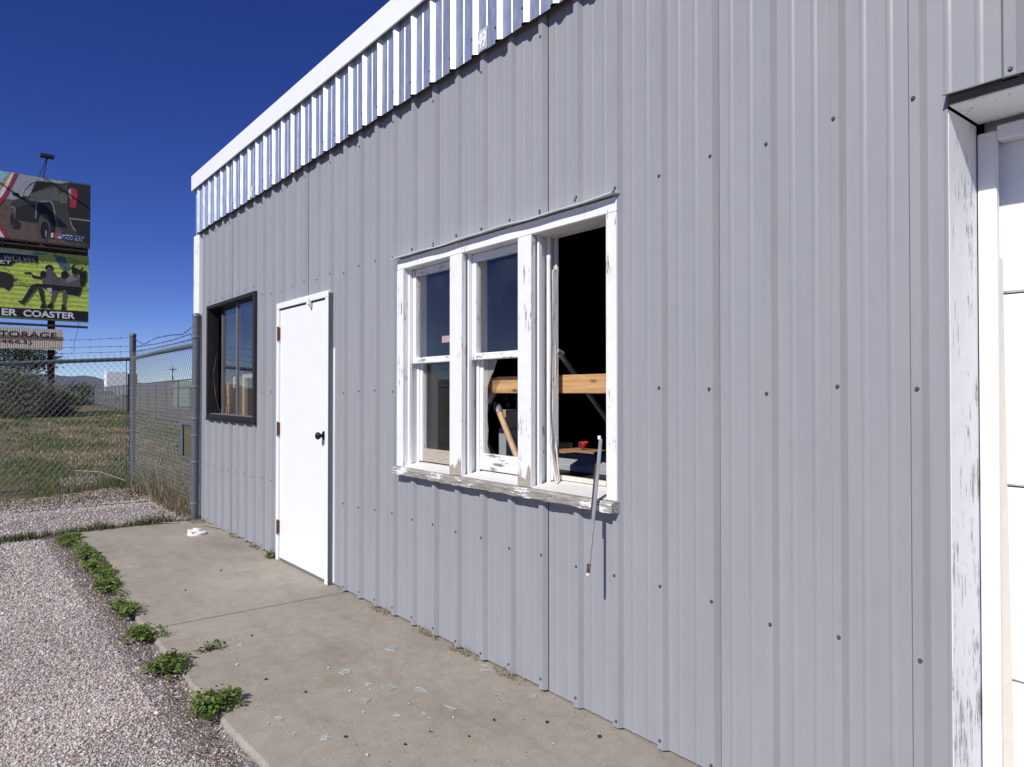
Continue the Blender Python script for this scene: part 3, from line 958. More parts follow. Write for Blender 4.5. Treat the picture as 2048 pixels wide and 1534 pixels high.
mb = MB(); mb.tube([B - d * 0.018, B + d * 0.018], [0.0085, 0.007], 8, M['rust']); mb.tube([B + d * 0.018, B + d * 0.027], [0.008, 0.006], 8, M['white_plastic']); mb.build("tip", None, stay)
mb = MB(); mb.tube([A + Vector((-0.002, 0.006, -0.003)), A + Vector((-0.002, 0.006, 0.012))], 0.007, 8); mb.build("pivot", M['white_plastic'], stay)

# workbench and clutter inside
tb = tag(empty("workbench", (0.6, 2.9, 0)), "dark workbench inside the broken window", "workbench")
mb = MB(); mb.box(0.135, 1.15, 2.2, 4.4, 0.90, 0.935); mb.build("bench_top", M['black'], tb)
for x in (0.36, 1.08):
    for y in (2.28, 4.3):
        mb = MB(); mb.box(x - 0.03, x + 0.03, y - 0.03, y + 0.03, -0.01, 0.90); mb.build("leg", M['black'], tb)
mb = MB(); mb.tube([(0.150, 2.78, 0.945), (0.205, 3.055, 1.255)], [0.016, 0.0165], 12, M['handle'])
tool = thing_mesh("hammer_handle", mb, None, "bare wooden tool handle with battered steel head leaning in the broken middle bay", "tool handle", smooth=True)
mb = MB(); mb.tube([(0.203, 3.045, 1.243), (0.207, 3.066, 1.268), (0.212, 3.09, 1.297)], [0.020, 0.024, 0.016], 9); mb.build("steel_head", M['bar_grey'], tool)
mb = MB()
for i in range(16):
    r0 = 0.23 + 0.004 * math.sin(i * 2.1); yy = 3.50 + 0.016 * i
    mb.tube([(0.62 + r0 * math.cos(tt) * 0.75, yy + 0.01 * math.sin(tt * 2 + i), 1.165 + r0 * math.sin(tt)) for tt in np.linspace(0, 2 * math.pi, 25)], 0.0085, 6, None, False)
thing_mesh("hose_coil", mb, M['black'], "coil of black hose standing on the workbench behind the tool handle", "hose coil", smooth=True)
mb = MB(); mb.prism([(0.20, 0.936), (0.44, 0.936), (0.44, 0.965), (0.20, 0.965)], 1, 2.86, 3.17)
thing_mesh("wood_offcut", mb, M['slat'], "short reddish board offcut lying on the workbench under the tool handle", "offcut", bevel=0.002)
mb = MB(); mb.box(0.50, 0.62, 3.22, 3.42, 1.1405, 1.25, M['tan_board']); mb.box(0.49, 0.63, 3.2, 3.43, 0.936, 1.14, M['greybox'])
thing_mesh("carton", mb, None, "brown carton on a grey box beside the hose coil", "carton", bevel=0.004)
mb = MB(); mb.prism([(0.46, 0.936), (0.46, 0.968), (0.62, 1.01), (0.70, 1.01), (0.70, 0.936)], 1, 2.42, 2.98)
thing_mesh("metal_tray", mb, M['greybox'], "sloping grey metal tray lit by the sun behind the empty bay", "tray", bevel=0.003)
mb = MB()
rr = random.Random(9)
for i in range(9):
    an = rr.uniform(0, 6.28); l = rr.uniform(0.03, 0.07)
    p0 = Vector((0.80, 3.02, 1.03)); p1 = p0 + Vector((math.cos(an) * l * .5, math.sin(an) * l, rr.uniform(0.0, 0.045)))
    mb.tube([p0, p0.lerp(p1, .6) + Vector((0, 0, .012)), p1], [0.012, 0.010, 0.004], 6)
thing_mesh("red_rag", mb, M['red_cloth'], "crumpled red rag on a board inside the empty bay", "rag", smooth=True)
mb = MB(); mb.box(0.74, 0.90, 2.86, 3.16, 0.99, 1.016); mb.box(0.76, 0.88, 2.9, 3.12, 0.936, 0.9895)
thing_mesh("shelf_board", mb, M['slat'], "thin brown board under the red rag", "board", bevel=0.002)
mb = MB(); mb.box(0.9, 1.0, 3.32, 3.52, 1.0, 1.035); mb.tube([(0.9, 3.4, 0.937), (0.9, 3.4, 1.0)], 0.03, 8)
thing_mesh("brush", mb, M['cream'], "pale scrubbing brush beside the red rag", "brush", bevel=0.003)
mb = MB(); mb.box(0.22, 0.25, 7.50, 7.72, 0.90, 1.52)
thing_mesh("fibreboard_sheet", mb, M['tan_board'], "tan fibreboard sheet propped inside the bronze slider window", "board")
mb = MB(); mb.box(0.22, 0.25, 7.31, 7.39, 0.9, 1.54); mb.box(0.22, 0.25, 6.90, 7.3095, 1.50, 1.54); mb.box(0.22, 0.25, 7.02, 7.06, 0.9, 1.4995)
thing_mesh("wooden_frame", mb, M['tan_board'], "pale bare wooden frame standing behind the slider window's clear pane", "frame")
mb = MB(); mb.box(0.15, 0.17, 7.54, 7.69, 0.9, 1.45)
thing_mesh("old_plank", mb, M['slat'], "brown plank with cobwebs behind the slider window", "plank")
for nm, lo, hi in (("fibreboard_stand", 6.1, 7.9),):
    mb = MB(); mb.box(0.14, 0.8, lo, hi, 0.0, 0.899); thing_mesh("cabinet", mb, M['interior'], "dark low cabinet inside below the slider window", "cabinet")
# ================================================================== FENCES
def fabric(name, P0, P1, z0a, z1a, z0b, z1b, parent, W=0.085, Hd=0.095, r=0.0021, mat=None, barbs=True, skip=None):
    """woven chain link: every wire is a zigzag picket between two ground points"""
    P0, P1 = Vector(P0), Vector(P1); L = (P1 - P0).length
    d = (P1 - P0) / L; nrm = Vector((-d.y, d.x, 0))
    n = int(L / (W / 2)); V = []; F = []
    hz = Hd / 2
    def seg(p, q):
        i = len(V); dd = (q - p).normalized(); a = dd.cross(nrm).normalized() * r; b = nrm * r
        for c in (p, q):
            V.extend([tuple(c + a), tuple(c + b), tuple(c - a), tuple(c - b)])
        for j in range(4): F.append((i + j, i + (j + 1) % 4, i + 4 + (j + 1) % 4, i + 4 + j))
    for i in range(n):
        c = (i + 0.5) * W / 2; t = c / L
        zb, zt = z0a + (z0b - z0a) * t, z1a + (z1b - z1a) * t
        k = int((zt - zb) / hz); prev = None
        for j in range(k + 1):
            sgn = 1 if (j + i) % 2 else -1
            s = c + sgn * W / 4
            p = P0 + d * s + Vector((0, 0, zt - hz * (k - j))) + nrm * (0.003 * sgn)
            if prev is not None and not (skip and skip(s, p.z)): seg(prev, p)
            prev = p
        if barbs and (k + i) % 2:
            top = P0 + d * (c + W / 4) + Vector((0, 0, zt))
            seg(top, top + Vector((0, 0, 0.022)))
            seg(top + Vector((0, 0, 0.022)), top + d * 0.013 + Vector((0, 0, 0.042)))
            seg(top + Vector((0, 0, 0.022)), top - d * 0.013 + Vector((0, 0, 0.042)))
    return np_mesh(name, np.array(V), np.array(F), None, mat or M['wire'], parent)

def barbed(name, pts, parent, step=0.13):
    mb = MB(); pts = [Vector(p) for p in pts]
    # smooth the path
    path = []
    for a, b in zip(pts, pts[1:]):
        n = max(2, int((b - a).length / 0.12))
        path += [a.lerp(b, i / n) for i in range(n)]
    path.append(pts[-1])
    mb.tube(path, 0.0028, 4)
    acc = 0
    rr = random.Random(len(path))
    for a, b in zip(path, path[1:]):
        acc += (b - a).length
        if acc >= step:
            acc = 0
            for q in range(2):
                v = Vector((rr.uniform(-1, 1), rr.uniform(-1, 1), rr.uniform(-1, 1))).normalized() * 0.016
                mb.tube([b - v, b + v], 0.0026, 4)
    return mb.build(name, M['barb'], parent)

def post(parent, x, y, z0, z1, r, lean=(0, 0), name="post"):
    mb = MB()
    top = (x + lean[0], y + lean[1])
    mb.tube([(x, y, z0), (top[0], top[1], z1)], r, 16)
    mb.tube([(top[0], top[1], z1 - 0.01), (top[0], top[1], z1 + 0.012), (top[0], top[1], z1 + 0.028), (top[0], top[1], z1 + 0.034)], [r * 1.12, r * 1.12, r * 0.8, r * 0.25], 16)
    return mb.build(name, M['pipe'], parent, smooth=True)

def band(parent, x, y, z, r):
    mb = MB(); mb.tube([(x, y, z - 0.012), (x, y, z + 0.012)], r * 1.12, 16)
    return mb.build("tie_band", M['bar_grey'], parent, smooth=True)

# fence running left from the corner post
fen = tag(empty("chain_link_fence", (0.05, 12.0, GZ)), "chain link fence with sagging top rail and barbed wire before the dry field", "fence")
SL = 0.07
post(fen, 0.06, 12.0, GZ - 0.1, 2.22, 0.045)
post(fen, -3.2, 12.0, GZ - 0.3, 2.0, 0.036)
mb = MB(); mb.tube([(0.06, 12.0, 1.862), (-3.2, 12.0, 1.862 - SL * 3.26), (-6, 12.0, 1.862 - SL * 6)], 0.0285, 12); mb.build("top_rail", M['pipe'], fen, smooth=True)
fabric("mesh_fabric", (-0.02, 11.965, 0), (-5.0, 11.965, 0), -0.0, 1.90, -0.35, 1.90 - SL * 5, fen)
mb = MB(); mb.tube([(-0.03, 11.965, 0.02), (-0.03, 11.965, 1.84)], 0.006, 6); mb.build("tension_bar", M['pipe'], fen)
for z in (0.30, 0.55, 0.78, 1.0, 1.05, 1.42, 1.72): band(fen, 0.06, 12.0, z, 0.045)
for z, zz in ((2.185, 0.02), (2.055, 0.0), (1.972, 0.0)):
    barbed("barbed_wire", [(0.02, 11.98, z), (-0.5, 11.98, z - 0.035 - zz), (-1.1, 11.98, z - 0.075 - zz), (-2, 11.98, z - 0.12), (-3.2, 11.98, z - 0.2), (-6, 11.98, z - .4)], fen)

# gate panel between corner post and the building
gate = tag(empty("chain_link_gate", (0, 10, GZ)), "chain link gate panel with barbed wire and latch frame meeting the building corner", "gate")
post(gate, -0.068, 8.03, -0.03, 2.17, 0.040, (0.012, 0.0))
mb = MB(); mb.tube([(0.06, 12.0, 1.865), (0.0, 10.0, 1.872), (-0.06, 8.05, 1.862)], 0.027, 12); mb.build("top_rail", M['pipe'], gate, smooth=True)
fabric("mesh_fabric", (-0.045, 8.08, 0), (0.03, 11.94, 0), 0.02, 1.905, 0.02, 1.905, gate, skip=lambda s, z: s < 0.62 and 0.60 < z < 1.02)
for z in (0.18, 0.62, 0.9, 1.08, 1.42, 1.95): band(gate, -0.066, 8.03, z, 0.040)
barbed("barbed_wire", [(-0.05, 8.08, 2.09), (-0.03, 8.7, 2.02), (-0.02, 9.3, 2.05), (0.0, 10.2, 2.07), (0.02, 11.0, 2.03), (0.04, 11.5, 2.10), (0.05, 11.96, 2.175)], gate, 0.11)
barbed("barbed_wire", [(-0.05, 8.08, 2.0), (-0.02, 9.2, 1.985), (0.0, 10.2, 1.99), (0.05, 11.96, 2.04)], gate, 0.11)
barbed("barbed_wire", [(-0.05, 8.08, 1.935), (-0.02, 9.2, 1.935), (0.0, 10.2, 1.94), (0.05, 11.96, 1.965)], gate, 0.11)
# latch frame
mb = MB()
mb.tube([(-0.05, 8.08, 1.0), (-0.04, 8.66, 1.0)], 0.02, 8); mb.tube([(-0.04, 8.66, 1.02), (-0.04, 8.66, 0.60)], 0.02, 8); mb.tube([(-0.04, 8.68, 0.62), (-0.05, 8.08, 0.62)], 0.02, 8)
mb.build("latch_frame", M['pipe'], gate, smooth=True)
mb = MB(); mb.box(-0.06, -0.04, 8.11, 8.16, 0.68, 0.95); mb.build("latch_plate", M['white_trim'], gate)
for z in (1.02, 0.72, 0.30):
    mb = MB(); mb.box(-0.045, -0.0342, 8.05, 8.13, z - 0.03, z + 0.03); mb.build("wall_bracket", M['dark_steel'], gate)
mb = MB(); mb.tube([(-0.045, 8.115, 0.05), (-0.045, 8.115, 2.0)], 0.008, 6); mb.build("tension_bar", M['dark_steel'], gate)

# far perimeter fence
ff = tag(empty("perimeter_fence", (5, 30, 0)), "long low chain link fence running away behind the gate towards the hills", "fence")
FA, FB = Vector((4.55, 24, 0)), Vector((13.2, 118, 0))
L = (FB - FA).length
npost = int(L / 3.4)
pm = MB(); pm.tube([(0, 0, -0.1), (0, 0, 1.86)], 0.038, 6); src = pm.build("post", M['pipe'], ff); src.location = FA + WORLD_LOC(ff) * 0
for i in range(1, npost):
    o = src.copy(); COL.objects.link(o); o.location = FA.lerp(FB, i / npost)
mb = MB(); mb.tube([FA + Vector((0, 0, 1.84)), FB + Vector((0, 0, 1.84))], 0.03, 6); mb.build("top_rail", M['pipe'], ff)
fabric("mesh_fabric", FA, FB, 0.1, 1.84, 0.1, 1.84, ff, W=0.22, Hd=0.24, r=0.0035, barbs=False)

# ================================================================== BILLBOARD
PALETTE = dict(grey=(0.36, 0.38, 0.40), earth=(0.15, 0.10, 0.075), olive=(0.055, 0.058, 0.045), olive_light=(0.12, 0.13, 0.105), olive_light2=(0.14, 0.14, 0.10), dark=(0.022, 0.023, 0.022),
               black=(0.010, 0.010, 0.011), flare=(0.26, 0.26, 0.24), tyre=(0.085, 0.08, 0.07), red=(0.42, 0.035, 0.04), white=(0.75, 0.75, 0.76), gold=(0.48, 0.35, 0.12), cyan=(0.28, 0.55, 0.66),
               cream=(0.62, 0.62, 0.55), teal=(0.14, 0.30, 0.30), teal_dark=(0.08, 0.16, 0.19), lime=(0.52, 0.62, 0.10), lime_dark=(0.33, 0.42, 0.08), slate=(0.10, 0.10, 0.11), slate_light=(0.22, 0.22, 0.24))
def pmat(k): return flat("print_" + k, PALETTE[k], 0.55)
TRUCK_PRINT = [
  ('grey', [(-3.55,13.72), (-1.09,13.83), (2.50,13.80), (2.50,12.66), (-3.55,11.90)]),
  ('earth', [(-3.55,12.08), (-1.83,12.26), (-1.22,12.31), (-0.17,12.48), (2.50,12.66), (2.48,10.08), (-3.55,10.06)]),
  ('olive', [(-1.45,11.88), (-1.32,12.22), (-1.06,12.42), (-0.88,12.54), (-0.75,12.98), (-0.49,13.37), (-0.22,13.57), (0.15,13.62), (0.69,13.61), (0.96,13.63), (1.38,13.79), (2.50,13.79), (2.49,10.10), (1.21,10.20), (1.02,10.82), (0.77,11.40), (0.61,11.70), (-0.17,11.13), (-0.59,11.14), (-0.98,11.14), (-1.17,11.24), (-1.22,11.86), (-1.44,11.81)]),
  ('dark', [(-1.22,11.86), (-0.59,12.15), (-0.22,12.15), (-0.17,11.13), (-0.59,11.14), (-0.98,11.14), (-1.16,11.24)]),
  ('olive_light', [(-0.49,12.77), (0.15,13.14), (0.83,13.39), (0.94,12.60), (0.53,12.56), (-0.14,12.42), (-0.28,12.20), (-0.59,12.18)]),
  ('olive_light2', [(0.91,12.98), (1.21,13.17), (1.35,12.93), (1.32,12.53), (0.96,12.47)]),
  ('dark', [(1.30,13.38), (1.38,13.79), (2.50,13.79), (2.49,10.10), (1.72,10.89), (1.44,11.64), (1.35,12.21)]),
  ('black', [(-0.46,12.84), (-0.17,13.54), (0.69,13.58), (0.20,13.24)]),
  ('grey', [(-0.84,12.63), (-0.70,12.99), (-0.28,13.49), (-0.46,12.87), (-0.62,12.59)]),
  ('black', [(-1.37,12.69), (-1.06,12.72), (-1.01,12.55), (-0.70,12.48), (-0.80,12.34), (-1.32,12.56)]),
  ('black', [(-0.22,12.15), (-0.14,12.34), (0.47,12.47), (0.61,12.28), (0.75,11.56), (0.69,10.29), (-0.17,10.62), (-0.17,11.39)]),
  ('flare', [(-0.26,11.38), (-0.25,12.21), (-0.13,12.42), (0.49,12.55), (0.64,12.35), (0.75,11.72), (0.80,11.38), (0.73,11.40), (0.68,11.71), (0.57,12.30), (0.46,12.47), (-0.10,12.34), (-0.18,12.19), (-0.20,11.39)]),
  ('flare', [(-1.45,11.85), (-1.32,11.94), (-1.20,11.86), (-1.19,11.55), (-1.23,11.54), (-1.26,11.80), (-1.35,11.86), (-1.44,11.79)]),
  ('tyre', [(0.50,10.94), (0.47,10.61), (0.40,10.33), (0.29,10.13), (0.16,10.05), (0.03,10.09), (-0.07,10.26), (-0.15,10.53), (-0.17,10.85), (-0.15,11.17), (-0.07,11.46), (0.03,11.66), (0.16,11.75), (0.29,11.70), (0.40,11.53), (0.47,11.27)]),
  ('black', [(0.41,10.80), (0.40,10.60), (0.35,10.42), (0.28,10.29), (0.20,10.24), (0.12,10.27), (0.06,10.38), (0.01,10.54), (-0.01,10.74), (0.01,10.95), (0.06,11.13), (0.12,11.25), (0.20,11.30), (0.28,11.27), (0.35,11.17), (0.40,11.00)]),
  ('flare', [(0.32,10.60), (0.31,10.46), (0.29,10.38), (0.26,10.37), (0.23,10.45), (0.22,10.58), (0.23,10.72), (0.26,10.80), (0.29,10.81), (0.31,10.73)]),
  ('tyre', [(-1.25,11.15), (-1.26,10.95), (-1.28,10.78), (-1.31,10.66), (-1.35,10.61), (-1.39,10.65), (-1.42,10.75), (-1.45,10.92), (-1.45,11.12), (-1.45,11.31), (-1.42,11.49), (-1.39,11.60), (-1.35,11.65), (-1.31,11.62), (-1.28,11.51), (-1.26,11.34)]),
  ('black', [(-1.30,11.19), (-1.30,11.05), (-1.32,10.94), (-1.34,10.86), (-1.36,10.83), (-1.38,10.85), (-1.40,10.93), (-1.42,11.04), (-1.42,11.17), (-1.42,11.30), (-1.40,11.41), (-1.38,11.49), (-1.36,11.52), (-1.34,11.50), (-1.32,11.43), (-1.30,11.32)]),
  ('dark', [(-1.32,11.21), (-1.17,11.24), (-0.96,11.02), (-0.98,10.67), (-1.24,10.63)]),
  ('red', [(1.39,13.36), (1.49,13.48), (1.80,13.43), (1.83,13.01), (1.74,12.31), (1.44,12.32)]),
  ('grey', [(1.35,13.32), (1.49,13.46), (1.53,12.83), (1.39,12.94)]),
  ('flare', [(1.42,11.70), (2.48,11.70), (2.48,11.61), (1.48,11.61), (1.60,11.20), (1.80,10.94), (1.72,10.91), (1.52,11.22)]),
  ('red', [(-1.26,13.83), (-1.09,13.83), (-1.32,13.19), (-1.58,12.49), (-1.83,12.01), (-2.08,11.66), (-2.08,12.09), (-1.83,12.38), (-1.55,13.02)]),
  ('white', [(-1.38,13.84), (-1.26,13.83), (-1.55,13.02), (-1.83,12.38), (-2.08,12.09), (-2.08,12.52), (-1.83,12.82), (-1.60,13.33)]),
  ('gold', [(-1.50,13.84), (-1.38,13.84), (-1.60,13.33), (-1.83,12.82), (-2.08,12.59), (-2.08,12.90), (-1.83,13.22)]),
  ('cyan', [(-2.08,13.86), (-1.50,13.84), (-1.83,13.22), (-2.08,12.90)]),
  ('red', [(-1.83,10.76), (-1.47,10.10), (-1.68,10.09), (-2.08,10.79), (-2.08,11.10)]),
  ('white', [(-2.08,10.79), (-1.68,10.09), (-2.08,10.09)]),
  ('white', [(0.53,10.67), (2.17,10.64), (2.11,10.38), (0.50,10.40)]),
]
RIDER_PRINT = [
  ('cream', [(-3.49,9.34), (-0.33,9.44), (-0.36,9.29), (-3.49,9.17)]),
  ('teal', [(-0.29,9.44), (0.43,9.41), (0.14,9.32), (-0.36,9.29)]),
  ('lime_dark', [(-3.49,7.66), (0.29,7.65), (2.43,7.54), (2.43,7.40), (0.29,7.47), (-3.49,7.45)]),
  ('lime_dark', [(1.32,9.38), (2.43,9.11), (2.43,8.70), (1.48,9.00)]),
  ('black', [(-3.49,9.13), (-1.83,9.21), (-0.11,9.23), (-0.11,8.84), (-1.10,8.81), (-1.45,8.52), (-3.49,8.39)]),
  ('dark', [(-3.49,8.02), (-1.83,8.16), (-1.55,8.13), (-1.31,8.00), (-1.24,7.80), (-1.07,7.82), (-1.23,7.69), (-1.28,7.41), (-1.52,7.09), (-1.69,7.25), (-1.83,7.28), (-3.49,7.21)]),
  ('dark', [(-0.79,8.21), (-0.43,8.27), (-0.36,8.12), (-0.07,8.05), (0.43,8.16), (0.65,8.03), (0.36,7.87), (-0.36,7.93), (-0.43,8.15), (-0.75,8.14)]),
  ('slate', [(0.07,8.15), (0.29,8.39), (0.65,8.42), (0.82,8.14), (0.80,7.59), (0.14,7.55)]),
  ('black', [(0.64,8.62), (0.62,8.54), (0.58,8.47), (0.51,8.42), (0.43,8.40), (0.36,8.41), (0.29,8.44), (0.25,8.50), (0.23,8.58), (0.25,8.65), (0.29,8.72), (0.36,8.77), (0.43,8.79), (0.51,8.79), (0.58,8.75), (0.62,8.69)]),
  ('slate', [(0.54,8.50), (0.54,8.44), (0.51,8.39), (0.48,8.35), (0.43,8.34), (0.39,8.34), (0.36,8.37), (0.33,8.42), (0.32,8.48), (0.33,8.54), (0.36,8.59), (0.39,8.62), (0.43,8.64), (0.48,8.63), (0.51,8.60), (0.54,8.56)]),
  ('black', [(0.29,8.21), (0.28,8.13), (0.25,8.05), (0.20,8.00), (0.14,7.98), (0.09,7.99), (0.04,8.03), (0.01,8.10), (-0.00,8.18), (0.01,8.27), (0.04,8.34), (0.09,8.39), (0.14,8.41), (0.20,8.40), (0.25,8.36), (0.28,8.29)]),
  ('teal_dark', [(0.65,9.41), (1.21,9.32), (1.51,8.74), (1.32,8.58), (1.02,8.60)]),
  ('slate', [(0.80,8.05), (1.10,8.16), (1.63,8.31), (2.01,8.21), (2.03,7.66), (0.88,7.57)]),
  ('slate_light', [(1.25,8.09), (1.63,8.28), (1.97,8.12), (1.78,8.01), (1.29,7.83)]),
  ('black', [(2.12,8.76), (2.10,8.66), (2.04,8.57), (1.94,8.50), (1.82,8.47), (1.71,8.48), (1.61,8.52), (1.55,8.60), (1.53,8.69), (1.55,8.80), (1.61,8.89), (1.71,8.95), (1.82,8.99), (1.94,8.98), (2.04,8.93), (2.10,8.86)]),
  ('lime_dark', [(2.09,8.82), (2.07,8.76), (2.03,8.71), (1.97,8.67), (1.89,8.65), (1.82,8.65), (1.76,8.68), (1.72,8.72), (1.70,8.78), (1.72,8.84), (1.76,8.90), (1.82,8.94), (1.89,8.96), (1.97,8.95), (2.03,8.93), (2.07,8.88)]),
  ('black', [(1.92,8.56), (1.91,8.47), (1.87,8.40), (1.81,8.34), (1.74,8.32), (1.67,8.33), (1.61,8.37), (1.57,8.44), (1.56,8.52), (1.57,8.61), (1.61,8.68), (1.67,8.74), (1.74,8.76), (1.81,8.75), (1.87,8.71), (1.91,8.64)]),
  ('black', [(1.41,8.31), (1.39,8.21), (1.35,8.13), (1.29,8.07), (1.21,8.04), (1.14,8.05), (1.07,8.10), (1.03,8.17), (1.02,8.27), (1.03,8.36), (1.07,8.44), (1.14,8.50), (1.21,8.53), (1.29,8.52), (1.35,8.47), (1.39,8.40)]),
  ('black', [(1.93,8.47), (2.32,8.67), (2.32,8.02), (2.14,7.64), (2.02,7.70)]),
  ('black', [(-0.43,7.51), (-0.15,7.64), (2.12,7.62), (1.93,7.09), (1.70,7.12), (1.32,7.15), (1.25,7.41), (0.77,7.23), (0.43,7.20), (0.14,7.44), (-0.36,7.41)]),
  ('cream', [(0.32,7.41), (0.56,7.45), (0.58,7.19), (0.38,7.22)]),
  ('dark', [(-0.43,7.49), (-0.13,7.43), (-0.68,6.53), (-0.79,6.37), (-1.09,6.54), (-0.86,6.60)]),
  ('dark', [(-0.11,7.37), (0.14,7.39), (0.22,6.60), (0.31,6.25), (-0.02,6.23), (0.11,6.50)]),
  ('slate', [(0.62,7.31), (0.86,7.31), (0.62,6.59), (0.51,6.58)]),
  ('black', [(0.51,6.60), (0.62,6.58), (0.62,6.23), (0.29,6.29)]),
  ('slate', [(1.11,7.31), (1.34,7.31), (1.22,6.55), (1.11,6.56)]),
  ('black', [(1.09,6.56), (1.23,6.52), (1.27,6.19), (1.04,6.18)]),
  ('black', [(-3.49,6.16), (-1.83,6.15), (2.41,6.19), (2.41,5.61), (-1.83,5.66), (-3.49,5.71)]),
]

BX, BY = 2.0, 49.05
bb = tag(empty("billboard", (2.6, 49.5, 0)), "tall double-deck roadside billboard with a pickup truck advert above a lime green coaster advert", "billboard")
bl, br = -5.4, 2.5
mb = MB(); mb.box(BX + bl, BX + br, BY, BY + 0.22, 10.02, 13.84); ubp = mb.build("upper_panel", pmat('dark'), bb)
def clip_poly(pts, z0, z1, x0, x1):
    return [(min(max(x, x0), x1), min(max(z, z0), z1)) for x, z in pts]
def print_layers(shapes, parent, name, x0, x1, z0, z1):
    mb = MB()
    for i, (col, pts) in enumerate(shapes):
        y = BY - 0.004 - 0.0006 * i
        pts = clip_poly(pts, z0, z1, x0, x1)
        mb.poly([(BX + x, y, z) for x, z in pts], pmat(col))
    bm = bmesh.new()
    o = mb.build(name, None, parent, fix=False)
    bm.from_mesh(o.data); bmesh.ops.triangulate(bm, faces=bm.faces, ngon_method='EAR_CLIP')
    for f in bm.faces:
        if f.normal.y > 0: f.normal_flip()
    bm.to_mesh(o.data); bm.free()
    return o
print_layers(TRUCK_PRINT, ubp, "truck_picture", bl, br - 0.01, 10.03, 13.83)
text_obj("BF", "lettering", (2.60, BY - 0.026, 10.42), 0.4, pmat('red'), ubp, width=0.36, height=0.27, bold=0.02, shear=0.15)
text_obj("Goodrich", "lettering", (2.98, BY - 0.026, 10.40), 0.4, flat("print_navy", (0.02, 0.035, 0.16)), ubp, width=1.14, height=0.33, bold=0.018, shear=0.15)
mb = MB(); mb.box(BX + bl, BX + br - 0.06, BY, BY + 0.22, 5.55, 9.52); lbp = mb.build("lower_panel", pmat('lime'), bb)
# vinyl skin with horizontal ripples
xs = np.linspace(BX + bl, BX + br - 0.06, 90); zs = np.linspace(5.56, 9.51, 120)
Xg, Zg = np.meshgrid(xs, zs, indexing='ij')
rip = 0.012 * np.sin(Zg * 23 + 0.8 * np.sin(Xg * 1.3)) * (0.5 + 0.5 * vnoise(Xg + 20, Zg, 0.8, 12)) + 0.006 * np.sin(Zg * 61 + Xg * 2)
Yg = BY - 0.02 + rip * 0.6
idx = np.arange(Xg.size).reshape(Xg.shape)
np_mesh("vinyl_skin", np.stack([Xg, Yg, Zg], -1).reshape(-1, 3), np.stack([idx[:-1, :-1], idx[1:, :-1], idx[1:, 1:], idx[:-1, 1:]], -1).reshape(-1, 4), None, pmat('lime'), lbp, True)
_by = BY; BY = BY - 0.03
print_layers(RIDER_PRINT, lbp, "rider_picture", bl, br - 0.07, 5.57, 9.50)
text_obj("WOLVES", "lettering", (0.26, BY - 0.026, 8.80), 0.4, flat("print_dull_silver", (0.20, 0.22, 0.22)), lbp, width=1.5, height=0.33)
text_obj("SET", "lettering", (-0.12, BY - 0.026, 8.60), 0.3, pmat('cream'), lbp, width=0.76, height=0.20, bold=0.004)
text_obj("ER", "lettering", (0.21, BY - 0.026, 5.70), 0.5, pmat('white'), lbp, width=0.72, height=0.38, bold=0.014)
text_obj("COASTER", "lettering", (1.21, BY - 0.026, 5.70), 0.5, pmat('white'), lbp, width=2.53, height=0.38, bold=0.014)
BY = _by
# steel: post, deck rails, catwalk between the panels
mb = MB()
for dx in (-0.17, 0.15): mb.box(2.60 + dx, 2.60 + dx + 0.03, BY + 0.24, BY + 0.60, -0.3, 13.5)
mb.box(2.46, 2.75, BY + 0.40, BY + 0.44, -0.3, 13.5); mb.build("post", M['beam_red'], bb)
mb = MB()
for dx in (-0.17, 0.15): mb.box(-2.4 + dx, -2.4 + dx + 0.03, BY + 0.24, BY + 0.60, -0.3, 13.5)
mb.box(-2.54, -2.25, BY + 0.40, BY + 0.44, -0.3, 13.5); mb.build("post", M['beam_red'], bb)
mb = MB()
mb.box(BX + bl, BX + br - 0.1, BY - 0.30, BY + 0.26, 9.93, 9.99); mb.box(BX + bl, BX + br - 0.2, BY - 0.28, BY - 0.22, 9.70, 9.80)
mb.box(BX + bl, BX + br - 0.1, BY + 0.05, BY + 0.24, 9.56, 9.90)
for x in np.arange(BX + bl + 0.3, BX + br, 1.1): mb.box(x, x + 0.05, BY - 0.28, BY + 0.2, 9.62, 9.93)
mb.build("catwalk", M['dark_steel'], bb)
mb = MB(); mb.box(BX + bl, BX + br - 0.08, BY + 0.02, BY + 0.16, 5.19, 5.32); mb.build("lower_rail", M['dark_steel'], bb)
for x in (2.02, -1.2):
    mb = MB()
    mb.tube([(x - 0.10, BY + 0.1, 13.84), (x + 0.16, BY - 1.0, 14.72)], 0.025, 6); mb.tube([(x + 0.10, BY + 0.1, 13.84), (x + 0.2, BY - 1.0, 14.72)], 0.025, 6)
    arm = mb.build("lamp_arm", M['dark_steel'], bb)
    mb = MB(); mb.box(x - 0.16, x + 0.52, BY - 1.25, BY - 0.85, 14.72, 14.90); mb.build("lamp_head", M['black'], arm, bevel=0.02)
    mb = MB(); mb.tube([(x - 0.1, BY - 0.1, 9.95), (x + 0.1, BY - 1.15, 9.6)], 0.02, 6); mb.build("lamp_arm", M['dark_steel'], bb)
mb = MB(); mb.tube([(3.95, BY + 0.1, 5.6), (3.9, BY + 0.05, 5.0), (3.72, BY, 4.3), (3.7, BY, 3.75)], 0.012, 5); mb.build("loose_cable", M['dark_steel'], bb)
